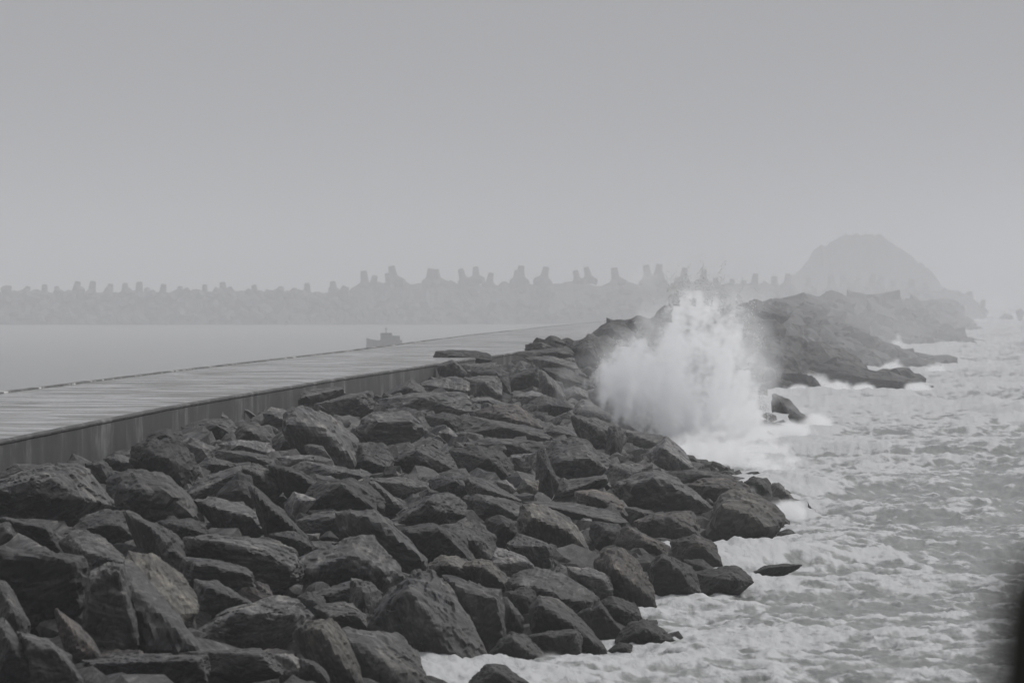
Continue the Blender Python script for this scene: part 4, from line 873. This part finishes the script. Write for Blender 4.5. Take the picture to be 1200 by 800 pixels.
def droplets(name, pts, sizes, label):
    T = np.array([(1, 1, 1), (-1, -1, 1), (-1, 1, -1), (1, -1, -1)], float) * 0.6
    rs = np.random.RandomState(2); n = len(pts)
    A = rs.normal(size=(n, 3, 3)); Q, _ = np.linalg.qr(A)
    V = np.einsum('kj,nij->nki', T, Q) * sizes[:, None, None] * (1, 1, 1) + pts[:, None, :]
    F0 = np.array([(0, 1, 2), (0, 3, 1), (0, 2, 3), (1, 3, 2)]); Fc = (F0[None] + 4 * np.arange(n)[:, None, None]).reshape(-1, 3)
    o = link(name, mesh_np(name, V.reshape(-1, 3), Fc, True), WATERDROP); tag(o, label, 'spray', kind='stuff'); return o
def build_spray():
    rs = np.random.RandomState(21)
    rim = np.array([(697, 442), (703, 430), (712, 428), (722, 414), (735, 416), (745, 404), (757, 402), (768, 412), (776, 392), (783, 372), (791, 358), (801, 349), (813, 344), (826, 350), (838, 347), (850, 356), (861, 364), (870, 378), (874, 395), (884, 412), (880, 436), (892, 462), (888, 486), (902, 505), (896, 525), (915, 545)], float)
    core, edge, es = [], [], []
    for k in range(520):
        u = rs.uniform(0, len(rim) - 1.001) if rs.uniform() < .86 else rs.uniform(9, 17); a = int(u); e = rim[a] + (rim[a + 1] - rim[a]) * (u - a) + rs.normal(size=2) * 4
        t_ = u / (len(rim) - 1); src = np.array([748 + 120 * t_ + rs.normal() * 16, 512 + 36 * t_ + rs.normal() * 10])
        if t_ < 0.32: src = np.array([745 + rs.normal() * 22, 478 + rs.normal() * 14])
        lobe = 0.86 + 0.55 * float(gnoise(np.array([u * 0.55, 3.3, 1.7]))) + 0.25 * float(gnoise(np.array([u * 2.1, 8.3, 1.7])))
        ln = lobe * rs.uniform(0.35, 1.0) if rs.uniform() < 0.75 else rs.uniform(0.95, 1.10)
        e = src + (e - src) * ln
        ctl = (src + e) / 2 + np.array([0, -10 - 14 * rs.uniform()])
        m = 70; t = np.sort(rs.uniform(0, 1, m)) ** 0.85; tt = t[:, None]
        q2 = (1 - tt) ** 2 * src + 2 * tt * (1 - tt) * ctl + tt ** 2 * e
        q2 = q2 + rs.normal(size=(m, 2)) * (0.7 + 2.0 * tt)
        D = 251 + rs.normal() * 1.7 + rs.normal(size=m) * (0.15 + 0.5 * t)
        hole = np.exp(-((q2[:, 0] - 822) / 19) ** 2 - ((q2[:, 1] - 455) / 42) ** 2)
        ok = rs.uniform(size=m) > hole * 0.93
        q = np.stack([(q2[:, 0] - 600) / F * D, D, H - (q2[:, 1] - HOR) / F * D], -1)
        core.append(q[ok & (t < 0.93)])
        # droplets strung along the jet, thrown ahead of it and trailing off
        m = 330; t = rs.uniform(0.35, 1.0, m) ** 0.6 * rs.uniform(1.0, 1.16, m); tt = t[:, None]
        q2 = (1 - tt) ** 2 * src + 2 * tt * (1 - tt) * ctl + tt ** 2 * e; q2 = q2 + rs.normal(size=(m, 2)) * (1.0 + 3.5 * tt * rs.uniform(0, 1, (m, 1)))
        D = 250 + rs.normal(size=m) * 1.6
        edge.append(np.stack([(q2[:, 0] - 600) / F * D, D, H - (q2[:, 1] - HOR) / F * D], -1)); es.append(0.009 + 0.030 * rs.uniform(size=m) ** 3)
    for k in range(120):                                  # low sheets falling back on the water in front
        sx = 845 + rs.normal() * 38; D0 = rs.uniform(222, 246); sy = HOR + (H - 0.1) / D0 * F; hgt = rs.uniform(3, 46) ** 1.0 * rs.uniform(0.3, 1) * (1 - abs(sx - 840) / 110)
        m = 34; t = rs.uniform(0, 1, m) ** 1.1; xx = sx + rs.normal() * 12 * t + rs.normal(size=m) * 3.5; yy = sy - hgt * t
        D = D0 + rs.normal(size=m) * 0.4
        core.append(np.stack([(xx - 600) / F * D, D, H - (yy - HOR) / F * D], -1))
    core = np.concatenate(core); core += 0.30 * np.stack([fbm(core * 1.3, 4), 0 * core[:, 0], fbm(core * 1.3 + 9, 4)], -1)
    core = core[core[:, 2] > 0.1]
    points_volume('wave_spray', core, 0.14, 0.085, volmat('spray_volume', 'density', 1.5, nz=1.0), 'tall burst of white spray where a wave breaks on the boulders', 'spray')
    MB_ = [(800, 430, 80, 80, 1.0), (840, 520, 60, 34, 1.0), (870, 440, 30, 70, .7), (760, 450, 60, 50, .7), (860, 545, 45, 20, .5)]
    q = []
    for bx, by, w, h, wt in MB_:
        n = int(260 * wt); g = rs.normal(size=(n, 3)) * 0.5; D = 252 + g[:, 2] * 4
        q.append(np.stack([(bx + g[:, 0] * w - 600) / F * D, D, H - (by + g[:, 1] * h - HOR) / F * D], -1))
    q = np.concatenate(q); q = q[q[:, 2] > 0.3]
    points_volume('spray_mist', q, 0.75, 0.25, volmat('mist_volume', 'density', 0.13, nz=0.7), 'thin drifting mist round the burst of spray', 'spray')
    # clustered droplets
    e = np.concatenate(edge); s = np.concatenate(es)
    key = lambda a: (np.floor(a[:, 0] / 0.35).astype(int) + 400) * 1000 + np.floor(a[:, 2] / 0.35).astype(int) + 100
    uq, ct = np.unique(key(core), return_counts=True); dd = dict(zip(uq.tolist(), ct.tolist()))
    cnt = np.array([dd.get(k_, 0) for k_ in key(e).tolist()])
    keep = (cnt < 14) & (fbm(e * 1.1 + 5, 3) > -0.15) & (e[:, 2] > 0.05); e, s = e[keep], s[keep]; print('droplets', len(e), 'core', len(core))
    droplets('spray_droplets', e, s, 'fine white droplets flying round the breaking wave')
    # smaller splashes along the waterline
    sp = [(668, 424, 5, 8, 360), (812, 546, 34, 13, 231), (845, 541, 44, 15, 238), (882, 536, 34, 13, 243), (793, 532, 16, 20, 236), (905, 552, 26, 7, 222), (775, 548, 12, 12, 232), (963, 446, 14, 7, 430), (988, 455, 16, 4, 425), (800, 541, 16, 7, 236), (886, 574, 22, 8, 190), (925, 596, 12, 9, 176), (875, 634, 20, 5, 160), (846, 683, 8, 3, 139), (757, 757, 9, 3, 113), (645, 780, 8, 2.5, 106), (925, 505, 8, 6, 286), (1165, 366, 18, 5, 1290), (1120, 374, 16, 3, 1300), (1040, 434, 10, 4, 500), (1060, 410, 6, 4, 560), (1090, 434, 14, 2.5, 500)]
    nfix = len(sp); sp0 = list(sp)
    for k in range(26):
        D = 100 + 225 * rs.uniform() ** 1.2; X = float(x_shore(D)) + rs.uniform(-.3, 1.0); h_ = rs.uniform(0.08, 0.32) * (1.6 if rs.uniform() < .2 else 1)
        sp.append((600 + X / D * F, HOR + (H - 0.1) / D * F - h_ / D * F, rs.uniform(0.4, 1.3) / D * F, h_ / D * F, D))
    q, ss = [], []
    for px, py, w, h, D0 in sp0:
        n = 260; g = rs.normal(size=(n, 3)); g[:, 1] = np.abs(g[:, 1]) * -1
        D = D0 + g[:, 2] * 0.6; q.append(np.stack([(px + g[:, 0] * w * .5 - 600) / F * D, D, H - (py + h + g[:, 1] * h * .8 - HOR) / F * D], -1)); ss.append((0.006 + 0.016 * rs.uniform(size=n) ** 3) * (1 if D0 < 1000 else 5))
    q, ss = np.concatenate(q), np.concatenate(ss); k = q[:, 2] > 0
    pf = []
    for px, py, w, h, D0 in sp[:nfix]:
        if D0 > 340: continue
        g = rs.normal(size=(int(110 + w * h * 1.2), 3)); g[:, 1] = -np.abs(g[:, 1]); D = D0 + g[:, 2] * 0.5
        pf.append(np.stack([(px + g[:, 0] * w * .5 - 600) / F * D, D, H - (py + h + g[:, 1] * h * .6 - HOR) / F * D], -1))
    pf = np.concatenate(pf); pf = pf[pf[:, 2] > 0]
    points_volume('splash_mist', pf, 0.21, 0.10, volmat('splash_volume', 'density', 2.0, nz=2.0), 'white puffs of broken water at the foot of the boulders', 'spray')
    droplets('splash_droplets', q[k], ss[k], 'small white splashes along the foot of the boulders')
build_spray()

def spindrift():
    rs = np.random.RandomState(31); q = []
    for k in range(60):
        D = rs.uniform(385, 640); X = float(np.interp(D, _dc, _xc)) + rs.uniform(-2, 14); q.append((X, D, rs.uniform(-1, 4)))
    points_volume('spindrift', q, 9.0, 2.5, volmat('spindrift_volume', 'density', 0.0022, nz=0.06), 'veil of blown spray drifting over the far rocks', 'mist')
spindrift()
def far_surf():
    rs = np.random.RandomState(8); q = []
    for px, py, w, h in [(908, 457, 10, 3), (935, 461, 9, 4), (955, 455, 12, 10), (966, 452, 10, 12), (981, 459, 12, 6), (1012, 458, 9, 3), (1046, 434, 8, 5), (1052, 409, 6, 9), (1062, 404, 8, 4), (1075, 456, 9, 2), (1098, 435, 8, 3), (1110, 406, 12, 3), (1115, 377, 18, 4), (1140, 378, 20, 4), (1166, 360, 18, 14), (1156, 368, 20, 8), (1190, 371, 20, 5), (925, 507, 16, 4), (958, 498, 8, 4), (890, 512, 14, 6)]:
        D0 = 46667 / (py + 2 - HOR); D0 = min(D0, 1340); n = 130; g = rs.normal(size=(n, 3)); g[:, 1] = -np.abs(g[:, 1]) * rs.uniform(0.3, 1, n)
        D = D0 + g[:, 2] * D0 * 0.006; q.append(np.stack([(px + g[:, 0] * w * .5 - 600) / F * D, D, H - (py + 2 + g[:, 1] * h * .9 - HOR) / F * D], -1))
    q = np.concatenate(q); q[:, 2] = np.maximum(q[:, 2], 0.1)
    points_volume('far_surf', q, 0.42, 0.22, volmat('surf_volume', 'density', 1.2, nz=1.2), 'white surf bursting along the hazy rocks beyond', 'surf')
far_surf()

# ------------------------------------------------------------------ air: even haze over everything, denser sea mist beyond the breaking wave
def airbox(name, x0, x1, y0, y1, z0, z1, dens):
    bm = bmesh.new(); box_bm(bm, x0, x1, y0, y1, z0, z1); me = bpy.data.meshes.new(name); bm.to_mesh(me); bm.free()
    m = volmat(name + '_air', '', dens, (0.83, 0.838, 0.855)); me.materials.append(m)
    o = bpy.data.objects.new(name, me); COL.objects.link(o); o['kind'] = 'stuff'; return o
airbox('haze', -2600, 2600, -60, 6300, -3.0, 32, HAZE)
airbox('sea_mist', -2550, 2550, 335, 6290, -2.5, 31, MIST)
